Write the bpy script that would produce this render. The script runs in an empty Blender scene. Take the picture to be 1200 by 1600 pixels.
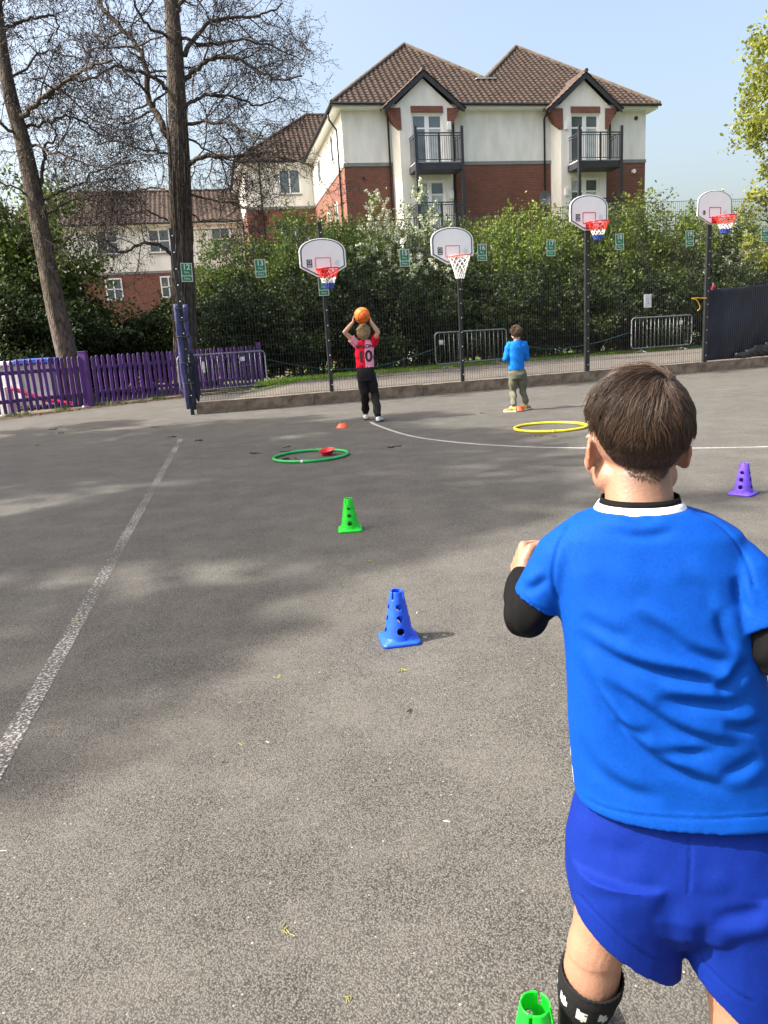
import bpy, math, random
import numpy as np
from mathutils import Vector, Matrix

scene = bpy.context.scene
COL = scene.collection
# ------------------------------------------------------------ camera
F = 1155.0; PT = math.radians(13.0); RL = math.radians(3.6); CH = 1.2
cf = np.array([0, math.cos(PT), -math.sin(PT)])
_r0 = np.array([1.0, 0, 0]); _u0 = np.array([0, math.sin(PT), math.cos(PT)])
cr = math.cos(RL)*_r0 - math.sin(RL)*_u0
cu = math.sin(RL)*_r0 + math.cos(RL)*_u0
CC = np.array([0, 0, CH])
cam_d = bpy.data.cameras.new('camera'); cam = bpy.data.objects.new('camera', cam_d); COL.objects.link(cam)
cam.matrix_world = Matrix(((cr[0], cu[0], -cf[0], 0), (cr[1], cu[1], -cf[1], 0), (cr[2], cu[2], -cf[2], CH), (0, 0, 0, 1)))
cam_d.sensor_fit = 'VERTICAL'; cam_d.sensor_height = 36; cam_d.lens = 36*F/1600
cam_d.clip_start = 0.05; cam_d.clip_end = 3000
scene.camera = cam
# ------------------------------------------------------------ sky, sun, exposure
SUN_EL = math.radians(46); SUN_AZ = math.radians(8)          # sun stands to the left, a touch behind the camera
to_sun = Vector((-math.cos(SUN_AZ)*math.cos(SUN_EL), -math.sin(SUN_AZ)*math.cos(SUN_EL), math.sin(SUN_EL)))
world = bpy.data.worlds.new('World'); scene.world = world; world.use_nodes = True
wn = world.node_tree; bg = wn.nodes['Background']
sky = wn.nodes.new('ShaderNodeTexSky'); sky.sky_type = 'NISHITA'; sky.sun_disc = False
sky.sun_elevation = SUN_EL; sky.sun_rotation = math.atan2(to_sun.x, to_sun.y)
sky.altitude = 50; sky.air_density = 1.25; sky.dust_density = 7.4; sky.ozone_density = 0.0
wn.links.new(sky.outputs[0], bg.inputs[0]); bg.inputs[1].default_value = 0.15
sd = bpy.data.lights.new('sun', 'SUN'); sd.energy = 4.4; sd.angle = math.radians(0.55); sd.color = (1.0, 0.955, 0.88)
so = bpy.data.objects.new('sun', sd); COL.objects.link(so)
so.rotation_euler = to_sun.to_track_quat('Z', 'Y').to_euler()
vs = scene.view_settings; vs.view_transform = 'Standard'; vs.look = 'None'; vs.exposure = 1.2; vs.gamma = 1
vs.use_curve_mapping = False

# ------------------------------------------------------------ helpers
def ray(x, y): return cf + cr*(x-600)/F - cu*(y-800)/F
def G(x, y, z=0.0):
    d = ray(x, y); return CC + d*(z-CH)/d[2]
def W(x, y, Yd):
    d = ray(x, y); return CC + d*Yd/d[1]
def proj(P):
    v = np.asarray(P) - CC; z = v@cf
    return np.stack([600+F*(v@cr)/z, 800-F*(v@cu)/z], -1)
def axial(p): return float((np.asarray(p)-CC)@cf)
def V(*a): return np.array(a, float)
def nrm(v): return v/(np.linalg.norm(v)+1e-12)
RNG = np.random.default_rng(7); random.seed(7)

class MB:
    def __init__(s): s.v = []; s.f = []; s.m = []; s.mi = 0
    def add(s, vs, fs):
        b = len(s.v); s.v.extend([tuple(map(float, q)) for q in vs])
        s.f.extend([tuple(i+b for i in q) for q in fs]); s.m.extend([s.mi]*len(fs)); return s
    def box(s, c, size, ex=None, ey=None, ez=None):
        ex = V(1,0,0) if ex is None else ex; ey = V(0,1,0) if ey is None else ey
        ez = np.cross(ex, ey) if ez is None else ez
        c = np.asarray(c, float); a, b, d = ex*size[0]/2, ey*size[1]/2, ez*size[2]/2
        vs = [c+i*a+j*b+k*d for k in (-1,1) for j in (-1,1) for i in (-1,1)]
        return s.add(vs, [(0,2,3,1),(4,5,7,6),(0,1,5,4),(2,6,7,3),(0,4,6,2),(1,3,7,5)])
    def bar(s, p, q, w, h=None, up=V(0,0,1)):
        p = np.asarray(p, float); q = np.asarray(q, float); h = w if h is None else h
        d = nrm(q-p)
        if abs(d@up) > .95: up = V(0,1,0)
        x = nrm(np.cross(d, up)); z = np.cross(x, d)
        return s.box((p+q)/2, (w, np.linalg.norm(q-p), h), x, d, z)
    def prism(s, poly, n, t):                      # planar polygon (list of 3D points) extruded by n*t
        k = len(poly); A = [np.asarray(p, float) for p in poly]; B = [p+np.asarray(n)*t for p in A]
        fs = [tuple(range(k))[::-1], tuple(range(k, 2*k))]
        fs += [(i, (i+1) % k, (i+1) % k+k, i+k) for i in range(k)]
        return s.add(A+B, fs)
    def loft(s, rings, cap=True, closed=True):
        n = len(rings[0]); vs = [p for r in rings for p in r]; fs = []
        for i in range(len(rings)-1):
            for j in range(n if closed else n-1):
                a = i*n+j; b = i*n+(j+1) % n; fs.append((a, b, b+n, a+n))
        if cap and closed:
            fs.append(tuple(range(n))[::-1]); fs.append(tuple((len(rings)-1)*n+j for j in range(n)))
        return s.add(vs, fs)
    def tube(s, pts, rad, n=8, cap=True, flat=None):
        pts = [np.asarray(p, float) for p in pts]; k = len(pts)
        if not hasattr(rad, '__len__'): rad = [rad]*k
        d0 = nrm(pts[1]-pts[0]); x = nrm(np.cross(d0, V(.31,.17,.93) if abs(d0[2]) < .9 else V(1,0.1,0)))
        rings = []
        for i in range(k):
            d = nrm(pts[min(i+1, k-1)]-pts[max(i-1, 0)])
            x = nrm(x - d*(x@d)); y = np.cross(d, x)
            rings.append([pts[i]+rad[i]*(x*math.cos(t)+y*math.sin(t)) for t in np.linspace(0, 2*math.pi, n, False)])
        return s.loft(rings, cap)
    def ell(s, c, r, n=16, m=10, R=None):
        c = np.asarray(c, float); vs = []; fs = []
        R = np.eye(3) if R is None else R
        for i in range(1, m):
            th = math.pi*i/m
            for j in range(n):
                ph = 2*math.pi*j/n
                vs.append(c+R@(V(math.sin(th)*math.cos(ph), math.sin(th)*math.sin(ph), math.cos(th))*np.asarray(r)))
        for i in range(m-2):
            for j in range(n):
                a = i*n+j; b = i*n+(j+1) % n; fs.append((a, a+n, b+n, b))
        t = len(vs); vs += [c+R@(V(0,0,1)*np.asarray(r)), c-R@(V(0,0,1)*np.asarray(r))]
        for j in range(n):
            fs.append((t, j, (j+1) % n)); fs.append((t+1, (m-2)*n+(j+1) % n, (m-2)*n+j))
        return s.add(vs, fs)
    def capsule(s, pts, rad, n=14):               # tube with rounded ends
        s.tube(pts, rad, n)
        rr = rad if hasattr(rad, '__len__') else [rad]*len(pts)
        s.ell(pts[0], [rr[0]]*3, n, 8); s.ell(pts[-1], [rr[-1]]*3, n, 8); return s
    def mesh(s, name, org=None, smooth=False):
        me = bpy.data.meshes.new(name)
        v = s.v if org is None else [(a-org[0], b-org[1], c-org[2]) for a, b, c in s.v]
        me.from_pydata(v, [], s.f)
        if any(s.m): me.polygons.foreach_set('material_index', s.m)
        if smooth: me.polygons.foreach_set('use_smooth', [True]*len(s.f))
        me.update(); return me
    def build(s, name, mat, parent=None, org=None, smooth=False, bevel=0):
        if org is None and parent is not None: org = ORG.get(parent.name, None)
        return mkobj(name, s.mesh(name, org, smooth), mat, parent, None if parent else org, bevel)

ORG = {}
def mkobj(name, me, mat, parent=None, loc=None, bevel=0):
    o = bpy.data.objects.new(name, me); COL.objects.link(o)
    if mat is not None and len(me.materials) == 0:
        for q in (mat if isinstance(mat, (list, tuple)) else [mat]): me.materials.append(q)
    if parent is not None: o.parent = parent
    if loc is not None: o.location = tuple(loc)
    if bevel:
        b = o.modifiers.new('bevel', 'BEVEL'); b.width = bevel; b.segments = 2; b.limit_method = 'ANGLE'
    if parent is not None and parent.name in ORG: ORG[o.name] = ORG[parent.name]
    return o
def tag(o, label, cat, group=None):
    o['label'] = label; o['category'] = cat
    if group: o['group'] = group
    return o
def thing(name, label, cat, loc=(0,0,0), group=None):
    o = bpy.data.objects.new(name, None); COL.objects.link(o); o.location = tuple(map(float, loc)); o.empty_display_size = .1
    ORG[o.name] = np.array(loc, float); tag(o, label, cat, group); return o
def struct(o): o['kind'] = 'structure'; return o
def np_mesh(name, v, f, smooth=False):
    v = np.asarray(v, np.float32); f = np.asarray(f, np.int32); me = bpy.data.meshes.new(name)
    k = f.shape[1]
    me.vertices.add(len(v)); me.vertices.foreach_set('co', v.ravel())
    me.loops.add(f.size); me.loops.foreach_set('vertex_index', f.ravel())
    me.polygons.add(len(f)); me.polygons.foreach_set('loop_start', np.arange(0, f.size, k, dtype=np.int32))
    if smooth: me.polygons.foreach_set('use_smooth', np.ones(len(f), bool))
    me.update(calc_edges=True); me.validate(); return me
def fuse(mb, voxel, smooth=4, name='m', factor=.5):
    me = mb.mesh(name); o = bpy.data.objects.new('tmp', me); COL.objects.link(o)
    r = o.modifiers.new('r', 'REMESH'); r.mode = 'VOXEL'; r.voxel_size = voxel; r.use_smooth_shade = True
    if smooth:
        q = o.modifiers.new('s', 'SMOOTH'); q.factor = factor; q.iterations = smooth
    dg = bpy.context.evaluated_depsgraph_get(); dg.update()
    out = bpy.data.meshes.new_from_object(o.evaluated_get(dg)); out.name = name
    bpy.data.objects.remove(o); bpy.data.meshes.remove(me)
    out.polygons.foreach_set('use_smooth', [True]*len(out.polygons)); return out
def verts(me):
    a = np.empty(len(me.vertices)*3, np.float32); me.vertices.foreach_get('co', a); return a.reshape(-1, 3).astype(float)
def normals(me):
    a = np.empty(len(me.vertices)*3, np.float32); me.vertices.foreach_get('normal', a); return a.reshape(-1, 3).astype(float)
def setverts(me, v): me.vertices.foreach_set('co', np.asarray(v, np.float32).ravel()); me.update()
def text_mesh(txt, size, bold=0.0, ext=0.001, spacing=1.0):
    c = bpy.data.curves.new('txt', 'FONT'); c.body = txt; c.size = size; c.align_x = 'CENTER'; c.align_y = 'CENTER'
    c.offset = bold; c.extrude = ext; c.space_character = spacing; c.resolution_u = 3
    o = bpy.data.objects.new('txt', c); COL.objects.link(o)
    dg = bpy.context.evaluated_depsgraph_get(); dg.update()
    me = bpy.data.meshes.new_from_object(o.evaluated_get(dg)); bpy.data.objects.remove(o); bpy.data.curves.remove(c)
    return me
def xform_mesh(me, o, ex, ey, ez):
    v = verts(me); setverts(me, np.asarray(o)+v[:, :1]*ex+v[:, 1:2]*ey+v[:, 2:3]*ez); return me

# ------------------------------------------------------------ materials
def srgb(r, g, b):
    return tuple(((c/255)/12.92 if c/255 <= .04045 else ((c/255+.055)/1.055)**2.4) for c in (r, g, b))
def mat(name, col, rough=.6, var=.12, scale=6.0, bump=0.0, bscale=60.0, metal=0.0, spec=.5, detail=5, sheen=0, sss=0, col2=None, v2=.5, zs=1.0, bd=.01):
    m = bpy.data.materials.new(name); m.use_nodes = True; nt = m.node_tree; b = nt.nodes['Principled BSDF']
    b.inputs['Roughness'].default_value = rough; b.inputs['Metallic'].default_value = metal
    b.inputs['Specular IOR Level'].default_value = spec
    if sheen: b.inputs['Sheen Weight'].default_value = sheen
    if sss:
        b.inputs['Subsurface Weight'].default_value = sss; b.inputs['Subsurface Radius'].default_value = (.010, .004, .002); b.inputs['Subsurface Scale'].default_value = .8
    tc = nt.nodes.new('ShaderNodeTexCoord')
    n = nt.nodes.new('ShaderNodeTexNoise'); n.inputs['Scale'].default_value = scale; n.inputs['Detail'].default_value = detail
    mp = nt.nodes.new('ShaderNodeMapping'); mp.inputs['Scale'].default_value = (1, 1, zs); nt.links.new(tc.outputs['Object'], mp.inputs['Vector'])
    nt.links.new(mp.outputs[0], n.inputs['Vector'])
    mx = nt.nodes.new('ShaderNodeMix'); mx.data_type = 'RGBA'
    c2 = col2 if col2 else tuple(max(0, c*(1+var)) for c in col)
    c1 = col if col2 else tuple(max(0, c*(1-var)) for c in col)
    mx.inputs[6].default_value = (*c1, 1); mx.inputs[7].default_value = (*c2, 1)
    rp = nt.nodes.new('ShaderNodeMapRange'); rp.inputs[1].default_value = v2-.18; rp.inputs[2].default_value = v2+.18
    nt.links.new(n.outputs['Fac'], rp.inputs[0]); nt.links.new(rp.outputs[0], mx.inputs[0])
    nt.links.new(mx.outputs[2], b.inputs['Base Color'])
    if bump:
        n2 = nt.nodes.new('ShaderNodeTexNoise'); n2.inputs['Scale'].default_value = bscale; n2.inputs['Detail'].default_value = 4
        nt.links.new(mp.outputs[0], n2.inputs['Vector'])
        bp = nt.nodes.new('ShaderNodeBump'); bp.inputs['Strength'].default_value = bump; bp.inputs['Distance'].default_value = bd
        nt.links.new(n2.outputs['Fac'], bp.inputs['Height']); nt.links.new(bp.outputs[0], b.inputs['Normal'])
    return m
def leaf_mat(name, c1, c2, trans=.35, rough=.55):
    m = bpy.data.materials.new(name); m.use_nodes = True; nt = m.node_tree; b = nt.nodes['Principled BSDF']
    g = nt.nodes.new('ShaderNodeNewGeometry'); cr_ = nt.nodes.new('ShaderNodeMix'); cr_.data_type = 'RGBA'
    cr_.inputs[6].default_value = (*c1, 1); cr_.inputs[7].default_value = (*c2, 1)
    nt.links.new(g.outputs['Random Per Island'], cr_.inputs[0])
    oi = nt.nodes.new('ShaderNodeObjectInfo'); hs = nt.nodes.new('ShaderNodeHueSaturation')
    mr = nt.nodes.new('ShaderNodeMapRange'); mr.inputs[3].default_value = .8; mr.inputs[4].default_value = 1.2
    nt.links.new(oi.outputs['Random'], mr.inputs[0]); nt.links.new(mr.outputs[0], hs.inputs['Value'])
    nt.links.new(cr_.outputs[2], hs.inputs['Color']); nt.links.new(hs.outputs[0], b.inputs['Base Color'])
    b.inputs['Roughness'].default_value = rough; b.inputs['Specular IOR Level'].default_value = .3
    t = nt.nodes.new('ShaderNodeBsdfTranslucent'); nt.links.new(hs.outputs[0], t.inputs['Color'])
    ms = nt.nodes.new('ShaderNodeMixShader'); ms.inputs[0].default_value = trans
    nt.links.new(b.outputs[0], ms.inputs[1]); nt.links.new(t.outputs[0], ms.inputs[2])
    nt.links.new(ms.outputs[0], nt.nodes['Material Output'].inputs[0]); return m
def brick_mat(name, c1, c2, mortar):
    m = bpy.data.materials.new(name); m.use_nodes = True; nt = m.node_tree; b = nt.nodes['Principled BSDF']; b.inputs['Roughness'].default_value = .9
    tc = nt.nodes.new('ShaderNodeTexCoord'); sp = nt.nodes.new('ShaderNodeSeparateXYZ'); cb = nt.nodes.new('ShaderNodeCombineXYZ')
    ad = nt.nodes.new('ShaderNodeMath'); ad.operation = 'ADD'
    nt.links.new(tc.outputs['Object'], sp.inputs[0]); nt.links.new(sp.outputs[0], ad.inputs[0]); nt.links.new(sp.outputs[1], ad.inputs[1])
    nt.links.new(ad.outputs[0], cb.inputs[0]); nt.links.new(sp.outputs[2], cb.inputs[1])
    t = nt.nodes.new('ShaderNodeTexBrick'); t.inputs['Color1'].default_value = (*c1, 1); t.inputs['Color2'].default_value = (*c2, 1); t.inputs['Mortar'].default_value = (*mortar, 1)
    t.inputs['Scale'].default_value = 1; t.inputs['Brick Width'].default_value = .225; t.inputs['Row Height'].default_value = .075; t.inputs['Mortar Size'].default_value = .008
    nt.links.new(cb.outputs[0], t.inputs['Vector'])
    n = nt.nodes.new('ShaderNodeTexNoise'); n.inputs['Scale'].default_value = .8; n.inputs['Detail'].default_value = 6; nt.links.new(tc.outputs['Object'], n.inputs['Vector'])
    mr = nt.nodes.new('ShaderNodeMapRange'); mr.inputs[3].default_value = .7; mr.inputs[4].default_value = 1.25; nt.links.new(n.outputs['Fac'], mr.inputs[0])
    hs = nt.nodes.new('ShaderNodeHueSaturation'); nt.links.new(t.outputs['Color'], hs.inputs['Color']); nt.links.new(mr.outputs[0], hs.inputs['Value'])
    nt.links.new(hs.outputs[0], b.inputs['Base Color'])
    bp = nt.nodes.new('ShaderNodeBump'); bp.inputs['Strength'].default_value = .5; bp.inputs['Distance'].default_value = .01; bp.invert = True
    nt.links.new(t.outputs['Fac'], bp.inputs['Height']); nt.links.new(bp.outputs[0], b.inputs['Normal'])
    return m
def asphalt_mat(name, dark, light, worn):
    m = bpy.data.materials.new(name); m.use_nodes = True; nt = m.node_tree; b = nt.nodes['Principled BSDF']
    b.inputs['Roughness'].default_value = .85; b.inputs['Specular IOR Level'].default_value = .35
    tc = nt.nodes.new('ShaderNodeTexCoord')
    def noise(s, d=4, r=.5):
        n = nt.nodes.new('ShaderNodeTexNoise'); n.inputs['Scale'].default_value = s; n.inputs['Detail'].default_value = d; n.inputs['Roughness'].default_value = r
        nt.links.new(tc.outputs['Object'], n.inputs['Vector']); return n
    def mixc(a, c, fac, la=None, lc=None):
        x = nt.nodes.new('ShaderNodeMix'); x.data_type = 'RGBA'
        if la: nt.links.new(la, x.inputs[6])
        else: x.inputs[6].default_value = (*a, 1)
        if lc: nt.links.new(lc, x.inputs[7])
        else: x.inputs[7].default_value = (*c, 1)
        nt.links.new(fac, x.inputs[0]); return x.outputs[2]
    def rng_(o, lo, hi, a=0., c=1.):
        r = nt.nodes.new('ShaderNodeMapRange'); r.inputs[1].default_value = lo; r.inputs[2].default_value = hi; r.inputs[3].default_value = a; r.inputs[4].default_value = c
        nt.links.new(o, r.inputs[0]); return r.outputs[0]
    vo = nt.nodes.new('ShaderNodeTexVoronoi'); vo.inputs['Scale'].default_value = 250; nt.links.new(tc.outputs['Object'], vo.inputs['Vector'])
    sp = nt.nodes.new('ShaderNodeSeparateColor'); nt.links.new(vo.outputs['Color'], sp.inputs[0])
    base = mixc(dark, light, sp.outputs[0])
    # pits between stones
    pit = rng_(vo.outputs['Distance'], .35, .75)
    base = mixc((0,)*3, tuple(c*.4 for c in dark), pit, la=base)
    # odd bright chips
    chip = rng_(sp.outputs[1], .998, .9995)
    base = mixc((0,)*3, (.33, .32, .30), chip, la=base)
    big = noise(.35, 6, .6); st = rng_(big.outputs['Fac'], .3, .7)
    hs = nt.nodes.new('ShaderNodeHueSaturation'); nt.links.new(base, hs.inputs['Color'])
    nt.links.new(rng_(big.outputs['Fac'], .3, .7, .78, 1.18), hs.inputs['Value'])
    med = noise(3.0, 6, .65)
    c2 = mixc((0,)*3, worn, rng_(med.outputs['Fac'], .42, .8, 0, .45), la=hs.outputs[0])
    nt.links.new(c2, b.inputs['Base Color'])
    bp = nt.nodes.new('ShaderNodeBump'); bp.inputs['Strength'].default_value = .6; bp.inputs['Distance'].default_value = .003; bp.invert = True
    nt.links.new(vo.outputs['Distance'], bp.inputs['Height'])
    nt.links.new(bp.outputs[0], b.inputs['Normal'])
    return m
def paint_mat(name, col, under, cover=.5):
    m = asphalt_mat(name, tuple(c*.8 for c in under), under, under); nt = m.node_tree; b = nt.nodes['Principled BSDF']
    lk = b.inputs['Base Color'].links[0]; src = lk.from_socket
    tc = nt.nodes.new('ShaderNodeTexCoord'); n = nt.nodes.new('ShaderNodeTexNoise'); n.inputs['Scale'].default_value = 85; n.inputs['Detail'].default_value = 3
    nt.links.new(tc.outputs['Object'], n.inputs['Vector'])
    n3 = nt.nodes.new('ShaderNodeTexNoise'); n3.inputs['Scale'].default_value = 1.2; n3.inputs['Detail'].default_value = 3; nt.links.new(tc.outputs['Object'], n3.inputs['Vector'])
    ad = nt.nodes.new('ShaderNodeMath'); ad.operation = 'ADD'; nt.links.new(n.outputs['Fac'], ad.inputs[0])
    ml = nt.nodes.new('ShaderNodeMath'); ml.operation = 'MULTIPLY'; ml.inputs[1].default_value = .45; nt.links.new(n3.outputs['Fac'], ml.inputs[0]); nt.links.new(ml.outputs[0], ad.inputs[1])
    r = nt.nodes.new('ShaderNodeMapRange'); r.inputs[1].default_value = 1.23-cover-.06; r.inputs[2].default_value = 1.23-cover+.06; nt.links.new(ad.outputs[0], r.inputs[0])
    x = nt.nodes.new('ShaderNodeMix'); x.data_type = 'RGBA'; x.inputs[7].default_value = (*col, 1)
    nt.links.new(src, x.inputs[6]); nt.links.new(r.outputs[0], x.inputs[0]); nt.links.new(x.outputs[2], b.inputs['Base Color']); return m
def glass_mat(name, col=(.05, .07, .09)):
    m = mat(name, col, rough=.06, var=.3, scale=.6, spec=.8); return m

M = {}
M['tarmac'] = asphalt_mat('tarmac', (.077, .072, .063), (.168, .159, .140), (.165, .154, .134))
M['line'] = paint_mat('worn_white_paint', (.40, .395, .38), (.125, .118, .105), .41)
M['line2'] = paint_mat('thin_white_paint', (.46, .45, .43), (.135, .127, .116), .58)
M['path'] = asphalt_mat('path_tarmac', (.11, .098, .086), (.19, .172, .15), (.20, .165, .125))
M['soil'] = mat('leaf_mould_soil', (.10, .068, .042), .95, .4, 9, .8, 40, col2=(.22, .15, .09))
M['earth'] = mat('rough_ground', (.07, .075, .035), .95, .3, 1.5, .6, 20, col2=(.11, .095, .05))
M['grass_soil'] = mat('lawn_soil', (.07, .12, .02), .95, .3, 6, .5, 30)
M['black'] = mat('black_powder_coat', (.018, .019, .021), .45, .25, 9, .1, 80)
M['wire'] = mat('black_wire', (.022, .023, .025), .5, .2, 5)
M['galv'] = mat('galvanised_steel', (.27, .285, .29), .5, .25, 14, .1, 60, metal=.5)
M['bolt'] = mat('zinc_bolt', (.7, .7, .68), .35, .1, 20, metal=.4)
M['sleeper'] = mat('weathered_timber', (.115, .083, .056), .9, .3, 7, .9, 35, col2=(.27, .212, .155))
M['purple'] = mat('purple_paint', srgb(92, 54, 122), .65, .22, 5, .25, 45)
M['purple_d'] = mat('purple_paint_old', srgb(80, 46, 104), .7, .28, 5, .3, 45)
M['white'] = mat('white_board', (.86, .88, .89), .35, .04, 3)
M['navyline'] = mat('dark_line_print', (.045, .055, .075), .5, .1, 4)
M['redline'] = mat('faded_red_print', srgb(214, 110, 120), .5, .15, 5)
M['redline2'] = mat('red_print', srgb(190, 60, 80), .5, .15, 5)
M['greyline'] = mat('pale_grey_print', (.55, .57, .60), .5, .1, 5)
M['rimred'] = mat('red_rim_paint', srgb(205, 48, 52), .45, .15, 8)
M['rimpale'] = mat('faded_rim_paint', srgb(222, 140, 130), .5, .15, 8)
M['cordw'] = mat('white_cord', (.78, .78, .76), .8, .08, 20)
M['cordr'] = mat('red_cord', srgb(220, 60, 50), .8, .1, 20)
M['cordb'] = mat('blue_cord', srgb(40, 70, 150), .8, .1, 20)
M['sgreen'] = mat('green_sign', srgb(18, 118, 76), .4, .1, 5)
M['swhite'] = mat('sign_white', (.60, .62, .60), .4, .05, 5)
M['paper'] = mat('white_paper', (.74, .75, .76), .8, .06, 12)
M['tarp'] = mat('navy_tarpaulin', srgb(17, 24, 44), .5, .2, 4, .25, 25)
M['bag'] = mat('black_bag', (.012, .012, .013), .3, .3, 6, .4, 25)
M['pad'] = mat('periwinkle_vinyl', srgb(60, 62, 106), .65, .25, 9, .6, 25)
M['paddark'] = mat('navy_net', (.012, .014, .03), .8, .3, 12, .5, 90)
M['teal'] = mat('teal_rope', srgb(38, 92, 92), .8, .1, 20)
M['yrope'] = mat('yellow_rope', srgb(215, 170, 45), .8, .1, 20)
M['bark'] = mat('tree_bark', (.032, .025, .019), .95, .3, 14, 1.0, 26, col2=(.13, .105, .082), zs=.34, bd=.05)
M['twig'] = mat('twig_bark', (.042, .032, .027), .9, .25, 4)
M['bud'] = mat('dark_cones', (.022, .015, .015), .9, .3, 4)
M['stem'] = mat('shrub_stem', (.09, .07, .05), .9, .3, 8)
M['leafL'] = leaf_mat('leaf_light', (.072, .115, .017), (.185, .245, .045))
M['leafM'] = leaf_mat('leaf_mid', (.042, .078, .014), (.12, .175, .032))
M['leafD'] = leaf_mat('leaf_dark', (.013, .025, .007), (.044, .070, .017), .26)
M['leafI'] = leaf_mat('leaf_ivy', (.016, .030, .008), (.054, .082, .020), .26)
M['leafY'] = leaf_mat('leaf_spring', (.20, .25, .035), (.40, .42, .08), .45)
M['bloss'] = leaf_mat('blossom', (.30, .34, .22), (.62, .63, .52), .3)
M['grass'] = leaf_mat('grass_blades', (.10, .19, .025), (.24, .36, .06), .4)
M['render'] = mat('cream_render', (.66, .65, .60), .9, .05, 2.2, .15, 30, col2=(.83, .82, .775), v2=.42, zs=.3)
M['brick'] = brick_mat('red_brick', (.16, .050, .033), (.215, .072, .046), (.185, .135, .11))
M['band'] = mat('grey_stone_band', (.22, .23, .225), .85, .12, 3)
M['upvc'] = mat('white_upvc', (.82, .83, .84), .3, .03, 3)
M['glass'] = glass_mat('window_glass', (.10, .13, .15))
M['pane_refl'] = mat('pane_reflection_tone', (.42, .47, .47), .5, .15, 3)  # pale flat tone for some panes: varied window reflections painted in as colour
M['tile'] = mat('brown_roof_tile', (.052, .034, .026), .85, .35, 5, .3, 20, col2=(.105, .072, .055))
M['tileu'] = mat('roof_underlay', (.06, .042, .032), .9, .2, 3)
M['ridge'] = mat('ridge_mortar_tile', (.095, .072, .056), .9, .3, 4)
M['lead'] = mat('valley_flashing', (.55, .56, .56), .6, .15, 3)
M['steel'] = mat('dark_grey_steel', (.030, .032, .040), .5, .2, 5)
M['gutter'] = mat('black_gutter', (.016, .016, .017), .45, .2, 5)
M['dish'] = mat('grey_dish', (.20, .21, .22), .5, .1, 5)
# ------------------------------------------------------------ ground
def sheet(name, poly, z, m, kind='structure'):
    mb = MB(); mb.add([(p[0], p[1], (p[2] if len(p) > 2 else z)) for p in poly], [tuple(range(len(poly)))])
    o = mb.build(name, m)
    if kind: o['kind'] = kind
    return o
FA = V(-3.68, 14.89, 0); fx = nrm(V(1, .285, 0)); fn = nrm(V(.285, -1, 0)); fy = -fn; UP = V(0, 0, 1)
def fence_pt(x, z=0, off=0): return V(x, 14.89+.285*(x+3.68), z)+fn*off     # off > 0: towards the court
sheet('ground', [(-400, -400), (400, -400), (400, 900), (-400, 900)], -.04, M['earth'])
sheet('tarmac_court', [(-33, -20), (45, -20), (45, 14.89+.285*48.68), (-3.6, 14.93), (-3.6, 23.9), (-4.0, 23.8), (-7.55, 19.75), (-8.95, 17.66), (-20.4, .1)], 0, M['tarmac'])
sheet('path', [(-2.2, 15.5, .2), (45, 28.85, .2), (45, 36, .2), (25, 31.4, .2), (12, 28.9, .2), (6.5, 27.0, .2), (1.1, 24.2, .2), (-2.2, 21.98, .2)], .2, M['path'])
sheet('path', [(-3.64, 15.0, .005), (-2.2, 15.5, .2), (-2.2, 21.98, .2), (-3.64, 21.4, .005)], 0, M['path'])
sheet('lawn', [(-3.62, 21.3, .0), (-2.2, 21.95, .19), (1.1, 24.2, .19), (6.5, 27.0, .19), (12, 28.9, .19), (25, 31.4, .19), (45, 36, .19), (45, 60, .19), (-3.62, 60, .19)], .19, M['grass_soil'])
pk = [V(-20.4, .1, 0), V(-8.95, 17.66, 0), V(-7.55, 19.75, 0), V(-3.72, 24.15, 0)]
sheet('soil_strip', [(-19.6, -.4), (-8.2, 17.1), (-6.9, 19.1), (-4.6, 21.9), (-3.72, 24.1), (-7.55, 19.7), (-8.97, 17.6), (-20.4, .05)], .004, M['soil'])
def ribbon(name, pts, w, z, m):
    mb = MB(); pts = [np.asarray(p, float) for p in pts]; a = []; b = []
    for i, p in enumerate(pts):
        d = nrm(pts[min(i+1, len(pts)-1)]-pts[max(i-1, 0)]); n = V(-d[1], d[0], 0)*w/2
        a.append((p[0]+n[0], p[1]+n[1], z)); b.append((p[0]-n[0], p[1]-n[1], z))
    k = len(pts); mb.add(a+b, [(i, i+k, i+1+k, i+1) for i in range(k-1)]); o = mb.build(name, m); o['kind'] = 'structure'; return o
ribbon('court_line', [V(-2.87, 10.7, 0), V(-1.57, 3.8, 0), V(-1.0, .8, 0), V(-.3, -2.9, 0)], .07, .0012, M['line'])
def smooth_path(ps, n=10):
    ps = [np.asarray(p, float) for p in ps]; out = []
    for i in range(len(ps)-1):
        p0 = ps[max(i-1, 0)]; p1 = ps[i]; p2 = ps[i+1]; p3 = ps[min(i+2, len(ps)-1)]
        for t in np.linspace(0, 1, n, False):
            out.append(.5*((2*p1)+(-p0+p2)*t+(2*p0-5*p1+4*p2-p3)*t*t+(-p0+3*p1-3*p2+p3)*t**3))
    out.append(ps[-1]); return out
ribbon('court_line', smooth_path([V(-.12, 11.4, 0), V(-.01, 10.84, 0), V(.35, 9.55, 0), V(.78, 8.72, 0), V(1.4, 8.02, 0), V(2.1, 7.55, 0), V(3.1, 7.1, 0), V(3.9, 6.9, 0), V(5.2, 6.8, 0)]), .05, .0012, M['line2'])
ribbon('court_line', [V(4.4, 12.7, 0), V(5.62, 13.02, 0), V(7.05, 13.4, 0), V(12, 14.7, 0)], .05, .0012, M['line'])

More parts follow.
